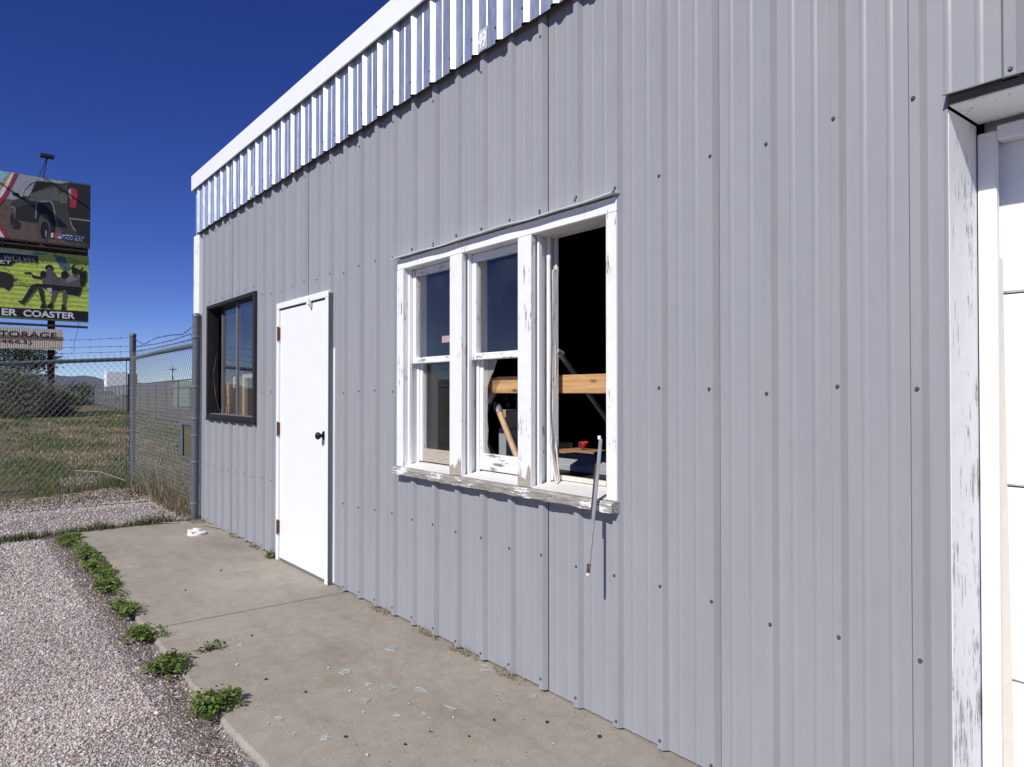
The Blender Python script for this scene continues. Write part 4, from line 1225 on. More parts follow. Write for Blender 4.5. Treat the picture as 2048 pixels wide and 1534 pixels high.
# storage sign on the same post
sg = tag(empty("storage_sign", (1.5, 49.0, 3.8)), "tan corrugated sign reading storage hung on the billboard post", "sign")
xs = np.arange(-2.2, 3.176, 0.018); prof = 0.004 * np.sign(np.sin(np.arange(len(xs)) * math.pi / 3))
V = []; F = []
for i, (x, q) in enumerate(zip(xs, prof)): V += [(x, 49.0 + q, 3.83), (x, 49.0 + q, 5.04)]
for i in range(len(xs) - 1): F.append((2 * i, 2 * i + 2, 2 * i + 3, 2 * i + 1))
np_mesh("sign_sheet", np.array(V), np.array(F), None, simple("tan_sign_sheet", (0.62, 0.53, 0.41), 0.6, var=0.08, vscale=3), sg)
mb = MB(); mb.box(-2.2, 3.17, 49.03, 49.10, 3.9, 4.0); mb.box(-2.2, 3.17, 49.03, 49.10, 4.8, 4.9); mb.box(2.5, 2.72, 49.10, 49.29, 3.85, 5.0); mb.build("sign_frame", M['dark_steel'], sg)
mb = MB(); mb.box(-2.2, 3.165, 48.9885, 48.9935, 4.40, 4.60); mb.build("shadow_band", flat("sign_shadow_band", (0.17, 0.14, 0.11)), sg)  # shadow of the bar above, put on the sign as a dark strip
text_obj("STORAGE", "lettering", (-0.22, 48.9850, 4.50), 0.4, pmat('black'), sg, width=3.04, height=0.34, depth=0.002)
text_obj("4663)", "lettering", (0.16, 48.990, 4.06), 0.4, pmat('black'), sg, width=1.45, height=0.30, depth=0.002)

# ================================================================== FAR THINGS
def far_box(parent, name, x0, x1, y0, y1, z0, z1, mat, bevel=0.05):
    mb = MB(); mb.box(x0, x1, y0, y1, z0, z1); return mb.build(name, mat, parent, bevel=bevel)
WHEEL = simple("tyre_black", (0.02, 0.02, 0.02), 0.8)
def wheel(parent, x, y, r, axis='x'):
    mb = MB()
    mb.tube([(x, y - 0.13, r), (x, y + 0.13, r)], r, 14); return mb.build("wheel", WHEEL, parent)
def bearing(px, dist):
    a = math.atan((px - 1024) / 1419.0) + THETA
    return (-2.135 + dist * math.sin(a), dist * math.cos(a))
# box truck: white cargo box facing the camera, dark blue cab
x, y = bearing(236, 150)
tr = tag(empty("box_truck", (x, y, 0)), "white box truck with dark blue cab parked beyond the perimeter fence", "truck")
far_box(tr, "cargo_box", x - 2.1, x + 1.4, y - 1.2, y + 1.2, 0.9, 5.2, M['white_trim'])
far_box(tr, "cab", x + 1.45, x + 3.0, y - 1.15, y + 1.15, 0.6, 4.8, flat("navy_paint", (0.03, 0.045, 0.10)))
far_box(tr, "windscreen", x + 1.7, x + 2.8, y - 1.22, y - 1.16, 2.8, 3.8, M['black'], 0.0)
for dx in (-1.5, 0.6, 2.3): wheel(tr, x + dx, y - 1.1, 0.5)
far_box(tr, "chassis", x - 2.0, x + 2.9, y - 0.6, y + 0.6, 0.45, 0.88, M['black'], 0.0)
def car(px, dist, col, label, w=4.2):
    x, y = bearing(px, dist)
    t = tag(empty("parked_car", (x, y, 0)), label, "car")
    mb = MB(); mb.prism([(x - w / 2, 0.4), (x + w / 2, 0.4), (x + w / 2, 0.95), (x + w * .3, 1.05), (x + w * .18, 1.6), (x - w * .3, 1.6), (x - w * .42, 1.05), (x - w / 2, 0.95)], 1, y - 0.85, y + 0.85)
    mb.build("body", col, t, bevel=0.06)
    mb = MB(); mb.prism([(x + w * .25, 1.08), (x + w * .15, 1.52), (x - w * .27, 1.52), (x - w * .36, 1.08)], 1, y - 0.88, y - 0.856); mb.build("side_window", M['black'], t)
    for dx in (-w * .3, w * .3): wheel(t, x + dx, y - 0.75, 0.34)
car(211, 118, flat("lime_paint", (0.40, 0.48, 0.06)), "yellow green car parked left of the white box truck beyond the fence")
car(190, 118, flat("black_paint", (0.02, 0.02, 0.022), 0.3), "black car parked beyond the fence beside the yellow green car")
# green roofed shed
x, y = bearing(384, 75)
sh = tag(empty("green_shed", (x, y, 0)), "low pale green metal shed beyond the perimeter fence behind the gate", "shed")
far_box(sh, "wall", x - 1.0, x + 7, y - 3, y + 3, 0, 1.9, flat("pale_green_sheet", (0.20, 0.26, 0.21)), 0.0)
mb = MB(); mb.prism([(y - 3.2, 1.9), (y + 3.2, 1.9), (y, 2.45)], 0, x - 1.2, x + 7.2); mb.build("roof", flat("green_roof", (0.20, 0.36, 0.24)), sh)
far_box(sh, "door", x - 0.6, x + 1.2, y - 3.05, y - 3.004, 0, 1.8, flat("shed_door", (0.18, 0.24, 0.2)), 0.0)
x, y = bearing(345, 210)
up = tag(empty("utility_pole", (x, y, 0)), "distant wooden utility pole with crossarm beyond the gate", "utility pole")
mb = MB(); mb.tube([(x, y, -0.5), (x, y, 8.4)], [0.2, 0.13], 8); mb.build("pole", M['dark_steel'], up)
mb = MB(); mb.box(x - 1.0, x + 1.0, y - 0.08, y + 0.08, 7.4, 7.6); mb.build("crossarm", M['dark_steel'], up)

# ================================================================== VEGETATION
def blades(n, xy, h, w, cols, zf, lean=0.5, seed=0, curl=False):
    r = np.random.default_rng(seed)
    x, y = xy[:, 0], xy[:, 1]
    z = zf(x, y)
    ang = r.uniform(0, 2 * np.pi, n); ww = w * r.uniform(0.6, 1.4, n)
    la = r.uniform(0, 2 * np.pi, n); ll = h * lean * r.uniform(0.1, 1.0, n)
    bx, by = np.cos(ang) * ww / 2, np.sin(ang) * ww / 2
    mx_, my_ = x + np.cos(la) * ll * 0.35, y + np.sin(la) * ll * 0.35
    tx, ty = x + np.cos(la) * ll, y + np.sin(la) * ll
    hz = h * np.sqrt(np.clip(1 - (ll / np.maximum(h, 1e-6)) ** 2 * 0.6, 0.1, 1))
    v = np.empty((n, 5, 3))
    v[:, 0] = np.stack([x - bx, y - by, z - 0.01], -1); v[:, 1] = np.stack([x + bx, y + by, z - 0.01], -1)
    v[:, 2] = np.stack([mx_ + bx * .7, my_ + by * .7, z + hz * 0.6], -1); v[:, 3] = np.stack([mx_ - bx * .7, my_ - by * .7, z + hz * 0.6], -1)
    v[:, 4] = np.stack([tx, ty, z + hz], -1)
    b = np.arange(n)[:, None] * 5
    f = np.concatenate([b + np.array([[0, 1, 2]]), b + np.array([[0, 2, 3]]), b + np.array([[3, 2, 4]])])
    c = np.repeat(cols[:, None, :], 5, 1).reshape(-1, 3)
    return v.reshape(-1, 3), f, c
GREEN = np.array([[0.075, 0.12, 0.028], [0.10, 0.135, 0.04], [0.055, 0.095, 0.025], [0.12, 0.14, 0.05]])
DRY = np.array([[0.30, 0.22, 0.12], [0.36, 0.28, 0.18], [0.22, 0.14, 0.075], [0.42, 0.36, 0.27]])

def visible_field(n, ymin, ymax, seed):
    r = np.random.default_rng(seed)
    y = ymin * (ymax / ymin) ** r.random(n)
    a = np.radians(r.uniform(-2.5, 13.5, n))
    x = -2.135 + y * np.tan(a)
    return np.stack([x, y], -1), r
xy, r = visible_field(110000, 10.9, 60, 21)
gn = vnoise(xy[:, 0] * 1.3 + 40, xy[:, 1] * 0.45 + 3, 0.8, 31) * 0.5 + vnoise(xy[:, 0] + 9, xy[:, 1] * 0.5, 2.3, 32) * 0.5
bare = (vnoise(xy[:, 0] + 5, xy[:, 1] * 1.6 + 1, 1.1, 33) > 0.66) & (xy[:, 1] < 22)
keep = ~(bare & (r.random(len(xy)) < 0.85))
xy, gn = xy[keep], gn[keep]; n = len(xy)
isg = gn + r.normal(0, 0.16, n) > 0.45
cols = np.where(isg[:, None], GREEN[r.integers(0, 4, n)], DRY[r.integers(0, 4, n)]) * r.uniform(0.9, 1.75, (n, 1))
hh = (0.035 + 0.055 * r.random(n)) * (1 + (xy[:, 1] - 11) * 0.012) * np.where(isg, 1.1, 0.9)
v, f, c = blades(n, xy, hh, 0.006 + 0.0007 * (xy[:, 1] - 11), cols, field_z, 0.9, 41)
stuff(np_mesh("field_grass", v, f, c, M['blade']), "patchy green and tan dry grass covering the field behind the fence", "grass")

# crack grass: along the far edge of the pavement and on across the gravel
r = np.random.default_rng(51); n = 8500
x = -5.5 + 5.45 * r.random(n); y = 8.06 + r.normal(0, 0.05, n) - 0.012 * (x + 0.5) + 0.05 * (vnoise(x, x * 0, 2.0, 58) - 0.5)
dens = vnoise(x * 1.0, y * 0, 3.1, 55) + np.where(x > -1.3, 0.5, 0.1)
k = r.random(n) < dens; x, y = x[k], y[k]; n = len(x)
hh = np.where(x > -1.4, 0.11, 0.07) * r.uniform(0.3, 1.3, n) * (0.35 + 1.1 * vnoise(x, x * 0, 5.3, 57))
cols = np.where((r.random(n) < 0.85)[:, None], GREEN[r.integers(0, 4, n)] * 0.8, DRY[r.integers(0, 4, n)]) * r.uniform(0.6, 1.2, (n, 1))
v, f, c = blades(n, np.stack([x, y], -1), hh, 0.006, cols, lambda X, Y: np.full(len(X), GZ), 0.9, 52)
stuff(np_mesh("crack_grass", v, f, c, M['blade']), "thin strip of dark green grass growing in the crack beyond the pavement", "grass")

# tall grass and dry weeds around the gate
def tuft(name, cx, cy, rx, ry, n, h, w, greenness, label, cat, group, seed, lean=0.8, z=GZ):
    r = np.random.default_rng(seed)
    xy = np.stack([cx + np.clip(r.normal(0, rx, n), -1.6 * rx, 1.6 * rx), cy + np.clip(r.normal(0, ry, n), -1.6 * ry, 1.6 * ry)], -1)
    isg = r.random(n) < greenness
    cols = np.where(isg[:, None], GREEN[r.integers(0, 4, n)] * 1.25, DRY[r.integers(0, 4, n)]) * r.uniform(0.6, 1.25, (n, 1))
    hh = h * r.uniform(0.3, 1.15, n)
    v, f, c = blades(n, xy, hh, w, cols, lambda X, Y: np.full(len(X), z), lean, seed + 1)
    return tag(np_mesh(name, v, f, c, M['blade']), label, cat, group)
tuft("grass_tuft", -0.25, 11.3, 0.16, 0.22, 420, 0.26, 0.009, 0.75, "bright green grass tuft at the foot of the corner fence post", "grass tuft", None, 61)
tuft("grass_tuft", 0.0, 10.55, 0.14, 0.20, 380, 0.22, 0.008, 0.6, "low green tuft under the middle of the gate mesh", "grass tuft", None, 63)
tuft("grass_tuft", -0.75, 11.5, 0.30, 0.15, 420, 0.15, 0.008, 0.6, "sprawling grass tuft on the dirt bank left of the fence post", "grass tuft", None, 65)
tuft("dry_weed", 0.10, 9.7, 0.13, 0.30, 700, 0.55, 0.006, 0.15, "tall dry grey weeds tangled behind the gate mesh", "weed", None, 67, 0.7)
tuft("dry_weed", 0.06, 8.85, 0.10, 0.30, 800, 0.42, 0.006, 0.1, "matted dry brown weeds beside the building corner behind the gate", "weed", None, 69, 0.9)
tuft("dry_weed", 0.35, 10.6, 0.25, 0.4, 600, 0.40, 0.007, 0.35, "shaggy dry weeds growing behind the far end of the gate", "weed", None, 71, 0.8)
tuft("dead_grass", -0.06, 7.9, 0.06, 0.10, 260, 0.045, 0.004, 0.0, "heap of dead brown grass at the foot of the gate post", "dead grass", None, 73, 1.6, 0.0)
for i, (yy, g) in enumerate(((6.85, 0.0), (6.25, 0.0), (3.95, 0.0), (3.42, 0.05), (3.05, 0.0), (2.68, 0.0))):
    lab = ["dry grass wisp against the wall below the slider window's far half", "dry grass wisp against the wall between slider window and door", "dry grass wisp where the wall meets the slab beside the door",
           "small orange dry weed at the dark panel seam below the window", "orange dry weed below the first window bay", "dry straw at the wall base below the middle bay"][i]
    tuft("dead_grass", -0.035, yy, 0.012, 0.07, 70, 0.05, 0.0035, g, lab, "dead grass", None, 80 + i, 1.3, 0.0)
# long fallen straw
for i, (p, q, lab) in enumerate((((-0.45, 8.0, 0.01), (-0.12, 8.75, 0.06), "long pale dead stalk leaning across the pavement's far edge"), ((-0.22, 10.9, 0.15), (-0.75, 11.4, 0.28), "arching pale grass stalk beside the corner fence post"))):
    mb = MB(); p, q = Vector(p), Vector(q); mb.tube([p, p.lerp(q, .5) + Vector((0, 0, 0.05)), q], 0.004, 5)
    thing_mesh("dead_stalk", mb, simple("pale_straw", (0.42, 0.36, 0.27), 0.8), lab, "stalk", smooth=True)

def leafy(name, blobs, n, size, cols, label, cat, seed, trunk=None, group=None, shell=0.55):
    """crown of small leaf faces in clumps with gaps, over a woody stem"""
    r = np.random.default_rng(seed)
    root = tag(empty(name, (blobs[0][0], blobs[0][1], GZ)), label, cat, group)
    P = []; 
    wts = np.array([b[3] * b[4] * b[5] for b in blobs]) ** 0.8; wts /= wts.sum()
    # clump centres
    nc = max(12, n // 45)
    bi = r.choice(len(blobs), nc, p=wts)
    B = np.array(blobs)[bi]
    d = r.normal(size=(nc, 3)); d /= np.linalg.norm(d, axis=1)[:, None]
    rad = shell + (1 - shell) * r.random(nc) ** 0.5
    C = B[:, :3] + d * B[:, 3:6] * rad[:, None]
    ci = r.integers(0, nc, n)
    cs = (B[:, 3:6].mean(1) * 0.16)[ci]
    P = C[ci] + r.normal(size=(n, 3)) * cs[:, None]
    P[:, 2] = np.maximum(P[:, 2], GZ + 0.02)
    u = r.normal(size=(n, 3)); u /= np.linalg.norm(u, axis=1)[:, None]
    w = np.cross(u, r.normal(size=(n, 3))); w /= np.linalg.norm(w, axis=1)[:, None]
    s = size * r.uniform(0.5, 1.4, n)[:, None]
    v = np.stack([P - u * s, P + w * s * 0.42, P + u * s, P - w * s * 0.42], 1).reshape(-1, 3)
    f = np.arange(n * 4).reshape(n, 4)
    cl = (cols[r.integers(0, len(cols), nc)] * r.uniform(0.65, 1.3, (nc, 1)))[ci] * r.uniform(0.8, 1.2, (n, 1))
    np_mesh("crown", v, f, np.repeat(cl, 4, 0), M['leaf'], root)
    if trunk:
        mb = MB(); x, y, h, tr_ = trunk; rr = random.Random(seed)
        mb.tube([(x, y, GZ - 0.05), (x + 0.03, y, h * .4), (x, y + 0.05, h * .75), (x + 0.02, y, h)], [tr_, tr_ * .75, tr_ * .5, tr_ * .15], 8)
        for i in range(9):
            z = h * rr.uniform(0.15, 0.75); a = rr.uniform(0, 6.28); l = h * rr.uniform(0.25, 0.5)
            mb.tube([(x, y, z), (x + math.cos(a) * l * .5, y + math.sin(a) * l * .5, z + l * .35), (x + math.cos(a) * l, y + math.sin(a) * l, z + l * .6)], [tr_ * .4, tr_ * .25, tr_ * .07], 6)
        mb.build("trunk", simple("bark_" + name + str(seed), (0.09, 0.07, 0.05), 0.9, var=0.3), root)
    return root
GREY_G = 1.05 * np.array([[0.15, 0.165, 0.10], [0.19, 0.20, 0.14], [0.11, 0.13, 0.07], [0.23, 0.235, 0.18]])
DARK_G = np.array([[0.028, 0.045, 0.018], [0.04, 0.058, 0.022], [0.055, 0.075, 0.03]])
leafy("shrub", [(1.0, 45.6, 1.05, 1.5, 1.3, 1.15), (2.1, 45.9, 0.9, 1.0, 1.0, 0.95), (-0.6, 45.8, 1.2, 1.3, 1.2, 1.4), (0.3, 45.4, 1.8, 0.9, 0.9, 0.8)], 24000, 0.05, GREY_G, "large grey green bush growing around the billboard post", "bush", 91, (1.1, 45.7, 2.0, 0.09))
leafy("shrub", [(3.05, 46.6, 0.7, 0.75, 0.7, 0.75), (2.5, 46.9, 0.9, 0.7, 0.8, 0.9)], 8000, 0.05, GREY_G, "smaller grey green bush right of the billboard post", "bush", 93, (2.9, 46.7, 1.2, 0.05))
leafy("juniper_tree", [(0.2, 54, 3.0, 2.6, 2.2, 1.9), (2.2, 54.3, 3.6, 1.3, 1.5, 0.9), (-2, 54, 3.2, 2.0, 2.0, 2.0)], 22000, 0.075, DARK_G, "dark green juniper tree behind the storage sign", "tree", 95, (0.2, 54, 4.2, 0.18), shell=0.35)
leafy("shrub", [(9.2, 92, 0.9, 2.2, 1.8, 1.3)], 3500, 0.11, DARK_G * 1.6, "dark low bush along the perimeter fence", "bush", 97)

# weeds along the pavement edge
def weed(x, y, rx, ry, n, label, seed, size=0.0125):
    r = np.random.default_rng(seed)
    root = tag(empty("weed", (x, y, GZ)), label, "weed", None)
    ns = 22; n = int(n * 1.9); ang = r.uniform(0, 2 * np.pi, ns); ln = r.uniform(0.3, 1.2, ns); rx *= 0.82; ry *= 1.2
    mb = MB(); tips = []
    for a, l in zip(ang, ln):
        tx, ty = x + math.cos(a) * rx * l, y + math.sin(a) * ry * l
        hz = r.uniform(0.012, 0.036)
        mb.tube([(x, y, GZ), ((x + tx) / 2, (y + ty) / 2, hz), (tx, ty, hz * 0.7 + 0.008)], [0.003, 0.0022, 0.0012], 4); tips.append((tx, ty, hz))
    mb.build("stem", simple("weed_stem_%d" % seed, (0.10, 0.12, 0.04), 0.7), root)
    ti = r.integers(0, ns, n); t = r.random(n) ** 0.6; T = np.array(tips)[ti]
    P = np.stack([x + (T[:, 0] - x) * t, y + (T[:, 1] - y) * t, GZ + 0.02 + (T[:, 2] + 0.02) * np.sin(t * 2.4)], -1) + r.normal(0, 0.013, (n, 3))
    P[:, 2] = np.maximum(P[:, 2], 0.004)
    nrm = np.stack([r.normal(0, .55, n), r.normal(0, .55, n), np.ones(n)], -1); nrm /= np.linalg.norm(nrm, axis=1)[:, None]
    u = np.cross(nrm, r.normal(size=(n, 3))); u /= np.linalg.norm(u, axis=1)[:, None]; w = np.cross(nrm, u)
    s = size * r.uniform(0.5, 1.3, n)[:, None]
    v = np.stack([P - u * s, P - u * s * .2 + w * s * .55, P + u * s * .55 + w * s * .4, P + u * s, P + u * s * .55 - w * s * .4, P - u * s * .2 - w * s * .55], 1)
    v[:, 3] -= nrm * s * 0.25; v[:, 0] -= nrm * s * 0.2
    b = np.arange(n)[:, None] * 6
    f = np.concatenate([b + np.array([[0, 1, 5, 5]])[:, :], b + np.array([[1, 2, 4, 5]]), b + np.array([[2, 3, 4, 4]])])
    tri = np.concatenate([b + np.array([[0, 1, 5]]), b + np.array([[1, 2, 4]]), b + np.array([[1, 4, 5]]), b + np.array([[2, 3, 4]])])
    cols = np.array([[0.13, 0.20, 0.035], [0.085, 0.155, 0.025], [0.17, 0.235, 0.05], [0.21, 0.23, 0.08], [0.16, 0.14, 0.06]])
    cl = cols[r.choice(5, n, p=[.3, .28, .22, .14, .06])] * r.uniform(0.65, 1.25, (n, 1))
    np_mesh("foliage", v.reshape(-1, 3), tri, np.repeat(cl, 6, 0), M['leaf'], root)
WEEDS = [(-1.22, 3.19, 0.13, 0.10, 420, "leafy green weed at the slab edge, closest to the broken glass"), (-1.27, 3.80, 0.14, 0.12, 420, "leafy weed at the slab edge with a sprig creeping onto the concrete"),
         (-1.27, 4.37, 0.12, 0.10, 300, "leafy weed at the slab edge beside the end of the pavement joint"), (-1.28, 4.95, 0.11, 0.13, 300, "small leafy weed next beyond the pavement joint"),
         (-1.25, 5.62, 0.10, 0.30, 620, "thick green weed mat at the slab edge nearest the joint, in the long row"), (-1.23, 6.20, 0.11, 0.32, 620, "thick green weed mat in the middle of the row along the slab edge"),
         (-1.23, 6.85, 0.12, 0.34, 620, "thick green weed mat in the row towards the slab corner"), (-1.25, 7.55, 0.13, 0.34, 600, "thick green weed mat at the far corner of the slab"),
         (-1.06, 3.92, 0.10, 0.035, 16, "thin creeping sprig lying on the concrete"), (-0.05, 5.80, 0.04, 0.07, 70, "tiny green weed at the foot of the white door frame")]
for i, a in enumerate(WEEDS): weed(*a, 200 + i)

# ================================================================== STONES, GLASS AND LITTER
def stones(n, xy, size, zf, pal, seed, flat_=0.7):
    r = np.random.default_rng(seed)
    base = np.array([[1, 0, 0], [-1, 0, 0], [0, 1, 0], [0, -1, 0], [0, 0, 1], [0, 0, -1]], float)
    tri = np.array([[0, 2, 4], [2, 1, 4], [1, 3, 4], [3, 0, 4], [2, 0, 5], [1, 2, 5], [3, 1, 5], [0, 3, 5]])
    s = size * r.uniform(0.55, 1.35, n)
    v = base[None] * s[:, None, None] * r.uniform(0.55, 1.2, (n, 6, 1)) + r.normal(0, 0.22, (n, 6, 3)) * s[:, None, None]
    v[:, :, 2] *= flat_
    a = r.uniform(0, 2 * np.pi, n); ca, sa = np.cos(a), np.sin(a)
    vx = v[:, :, 0] * ca[:, None] - v[:, :, 1] * sa[:, None]; vy = v[:, :, 0] * sa[:, None] + v[:, :, 1] * ca[:, None]
    v[:, :, 0] = vx + xy[:, :1]; v[:, :, 1] = vy + xy[:, 1:2]
    v[:, :, 2] += (zf(xy[:, 0], xy[:, 1]) + s * 0.25 * flat_)[:, None]
    f = (np.arange(n)[:, None, None] * 6 + tri[None]).reshape(-1, 3)
    c = pal[r.integers(0, len(pal), n)] * r.uniform(0.75, 1.2, (n, 1))
    return v.reshape(-1, 3), f, np.repeat(c, 6, 0)
PINK = 0.88 * np.array([[0.50, 0.43, 0.41], [0.56, 0.50, 0.48], [0.42, 0.34, 0.32], [0.60, 0.56, 0.53], [0.36, 0.31, 0.30], [0.52, 0.42, 0.36], [0.45, 0.44, 0.45], [0.22, 0.19, 0.18], [0.62, 0.57, 0.50]])
r = np.random.default_rng(71)
n = 200000
yy = 2.0 * (10.2 / 2.0) ** r.random(n)
px = r.uniform(-20, 560, n)
tt = (px - 1024) / 1419.0
Zc = yy / (math.cos(THETA) - tt * math.sin(THETA)); xx = (tt * math.cos(THETA) + math.sin(THETA)) * Zc - 2.135
k = (xx < -1.235 + 0.02 * np.sin(yy * 2.1)) | ((yy > 8.12) & (xx < 0.15))
patchy = vnoise(xx + 9, yy, 1.6, 77)
k &= ~((patchy > 0.74) & (r.random(n) < 0.5))
k &= ~((xx > -1.42) & (yy < 8) & (r.random(n) < 0.72))
xx, yy = xx[k], yy[k]; n = len(xx)
v, f, c = stones(n, np.stack([xx, yy], -1), (0.0046 + 0.0005 * (yy - 2)) * np.exp(r.normal(0, 0.26, n)), lot_z, PINK, 72)
c *= np.repeat(0.84 + 0.42 * vnoise(xx + 30, yy, 0.9, 78) * (0.6 + 0.8 * vnoise(xx + 3, yy + 7, 3.1, 79)), 6)[:, None]
stuff(np_mesh("gravel", v, f, c, M['stone']), "pink and white crushed gravel covering the lot", "gravel")
# soil line beside the slab
n = 5000
r = np.random.default_rng(75); yy = r.uniform(2.0, 8.0, n); xx = -1.27 - np.abs(r.normal(0, 0.07, n))
v, f, c = stones(n, np.stack([xx, yy], -1), 0.004, lambda X, Y: np.full(len(X), GZ + 0.012), np.array([[0.11, 0.075, 0.05], [0.17, 0.12, 0.08], [0.07, 0.05, 0.035], [0.30, 0.25, 0.2]]), 76)
stuff(np_mesh("soil_crumbs", v, f, c, M['stone']), "brown soil crumbs along the slab edge", "soil")
# stones and straw on the dirt bank and the bare patches of the field
r = np.random.default_rng(171); n = 16000
yy = 9.9 + 6.5 * r.random(n) ** 2.2; xx = -2.135 + yy * np.tan(np.radians(r.uniform(-1.5, 12, n)))
k = (xx < 0.3) | (yy > 12.1)
k &= (vnoise(xx + 5, yy * 1.6 + 1, 1.1, 33) > 0.55) | (yy < 11.2)
xx, yy = xx[k], yy[k]; n = len(xx)
bz = lambda X, Y: np.where(Y < 11.8, bank_z(X, np.clip(Y, 10.05, 11.8)), field_z(X, Y))
v, f, c = stones(n, np.stack([xx, yy], -1), 0.012, bz, np.concatenate([PINK, np.array([[0.10, 0.08, 0.06], [0.16, 0.12, 0.09], [0.07, 0.055, 0.045]])]), 172)
stuff(np_mesh("bank_stones", v, f, c, M['stone']), "loose stones and clods on the dirt bank and bare patches", "stones")
r = np.random.default_rng(175); n = 9000
yy = 10.1 + 1.7 * r.random(n); xx = -6 + 6.1 * r.random(n)
k = vnoise(xx, yy * 2.2, 1.5, 176) > 0.42; xx, yy = xx[k], yy[k]; n = len(xx)
cols = np.where((r.random(n) < 0.22)[:, None], GREEN[r.integers(0, 4, n)], DRY[r.integers(0, 4, n)] * np.array([1.0, 0.9, 0.8])) * r.uniform(0.5, 1.1, (n, 1))
v, f, c = blades(n, np.stack([xx, yy], -1), 0.02 + 0.05 * r.random(n), 0.006, cols, bank_z, 1.5, 177)
stuff(np_mesh("bank_straw", v, f, c, M['blade']), "flattened orange straw on the dirt bank below the fence", "straw")
# crumbs on the concrete
r = np.random.default_rng(81); n = 2400
yy = np.concatenate([r.normal(3.0, 0.6, n // 2), r.uniform(2.0, 7.9, n - n // 2)]); xx = np.concatenate([r.uniform(-1.1, -0.05, n // 2), -0.02 - np.abs(r.normal(0, 0.12, n // 4)), r.uniform(-1.15, -0.02, n - n // 2 - n // 4)])
v, f, c = stones(n, np.stack([xx, yy], -1), 0.0024, lambda X, Y: np.full(len(X), 0.0), np.array([[0.5, 0.46, 0.42], [0.03, 0.028, 0.026], [0.2, 0.17, 0.14], [0.62, 0.6, 0.56], [0.3, 0.22, 0.14]]), 82)
stuff(np_mesh("concrete_grit", v, f, c, M['stone']), "fine grit and crumbs scattered over the concrete pavement", "grit")
# larger pebbles one by one
PEB = [(-0.62, 2.43, 'dark'), (-0.75, 2.75, 'pale'), (-0.36, 2.35, 'dark'), (-0.86, 3.1, 'dark'), (-0.70, 2.98, 'pale'), (-0.56, 2.70, 'pale'), (-0.9, 2.6, 'dark'), (-1.05, 2.75, 'pale'), (-0.48, 2.47, 'pale'),
       (-0.52, 2.30, 'dark'), (-1.10, 2.9, 'pale'), (-0.95, 3.35, 'dark'), (-1.0, 3.62, 'pale'), (-0.8, 4.0, 'dark'), (-0.2, 2.2, 'dark'), (-0.3, 2.05, 'pale'), (-0.75, 2.40, 'dark'), (-0.9, 2.42, 'pale'), (-0.66, 3.3, 'pale'),
       (-0.5, 5.6, 'dark'), (-0.85, 5.2, 'dark'), (-0.55, 6.9, 'pale'), (-0.12, 1.98, 'dark')]
PM = {'dark': simple("dark_cinder", (0.02, 0.018, 0.017), 0.8), 'pale': simple("pale_pebble", (0.58, 0.55, 0.5), 0.8)}
rr = random.Random(4)
for x, y, kd in PEB:
    bm = bmesh.new(); bmesh.ops.create_icosphere(bm, subdivisions=1, radius=rr.uniform(0.004, 0.008))
    for vv in bm.verts:
        vv.co *= rr.uniform(0.7, 1.3); vv.co.z *= 0.65; vv.co += Vector((x, y, 0.005))
    me = bpy.data.meshes.new("pebble"); bm.to_mesh(me); bm.free(); me.materials.append(PM[kd])
    o = bpy.data.objects.new("pebble", me); COL.objects.link(o)
    tag(o, "small black cinder lying on the concrete pavement" if kd == 'dark' else "small whitish pebble lying on the concrete pavement", "pebble", "cinders on the pavement" if kd == 'dark' else "pale pebbles on the pavement")
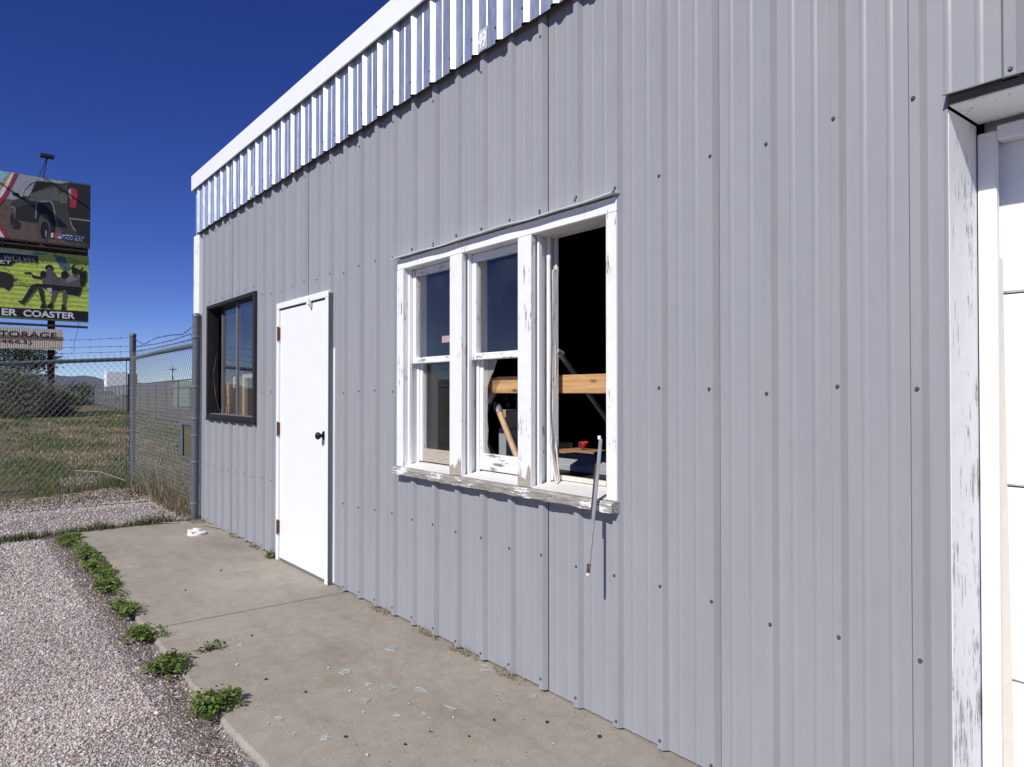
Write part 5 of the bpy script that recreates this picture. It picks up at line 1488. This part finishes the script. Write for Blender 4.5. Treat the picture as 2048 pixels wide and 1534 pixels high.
SH = [(-0.277, 3.359, .085, "wide clear glass shard at the wall below the window"), (-0.445, 2.80, .07, None), (-0.438, 2.544, .085, "long bright edged glass shard on the pavement"), (-0.554, 2.587, .045, None), (-0.651, 2.64, .05, None),
      (-0.622, 3.207, .06, None), (-0.545, 2.92, .075, None), (-0.05, 2.82, .06, "glass piece lying against the wall base beneath the middle window bay"), (-0.085, 2.423, .045, "glass piece lying at the wall base beneath the empty window bay"), (-1.05, 2.92, .035, "lone glass chip on the slab beside the leafy weed nearest the broken glass"), (-0.97, 2.64, .04, "glass chip near the slab edge beyond the last weed"), (-0.90, 3.90, .03, "tiny glass chip on the slab just past the creeping sprig"), (-0.68, 2.86, .05, None), (-0.60, 3.0, .035, None)]
for x, y, s, lab in SH:
    s *= 0.85
    n = rr.randint(3, 5); a0 = rr.uniform(0, 6.28)
    pts = [(x + s * rr.uniform(.35, 1) * math.cos(a0 + 6.28 * i / n + rr.uniform(-.3, .3)) * .7, y + s * rr.uniform(.35, 1) * math.sin(a0 + 6.28 * i / n + rr.uniform(-.3, .3))) for i in range(n)]
    mb = MB(); mb.prism(pts, 2, 0.0015, 0.0045, M['shard'])
    ks = mb.slot(M['shard_edge']); mb.mi = [0, 0] + [ks if (i % 2 == 0) else 0 for i in range(len(pts))]
    o = mb.build("glass_shard")
    tag(o, lab or "small clear piece of broken glass on the pavement below the window", "glass shard", None if lab else "broken glass on the pavement")
mb = MB(); mb.tube([(-0.262, 7.19, 0.0), (-0.262, 7.19, 0.02), (-0.262, 7.19, 0.03)], [0.085, 0.085, 0.07], 14); mb.tube([(-0.26, 7.19, 0.03), (-0.255, 7.19, 0.055)], [0.045, 0.038], 12); mb.box(-0.33, -0.29, 7.12, 7.26, 0.03, 0.042)
thing_mesh("plastic_cap", mb, M['white_plastic'], "white round plastic cap lying on the pavement near the gate post", "cap", smooth=True)
mb = MB(); mb.poly([(-0.42, 8.0, 0.006), (-0.27, 7.88, 0.006), (-0.25, 7.92, 0.014), (-0.38, 8.03, 0.012)]); mb.poly([(-0.10, 7.62, 0.006), (-0.02, 7.3, 0.01), (-0.0, 7.32, 0.015), (-0.07, 7.65, 0.01)])
thing_mesh("bark_scrap", mb, simple("dead_bark", (0.30, 0.25, 0.19), 0.9), "flat scraps of dead bark on the pavement at the gate post", "bark scrap", fix=False)
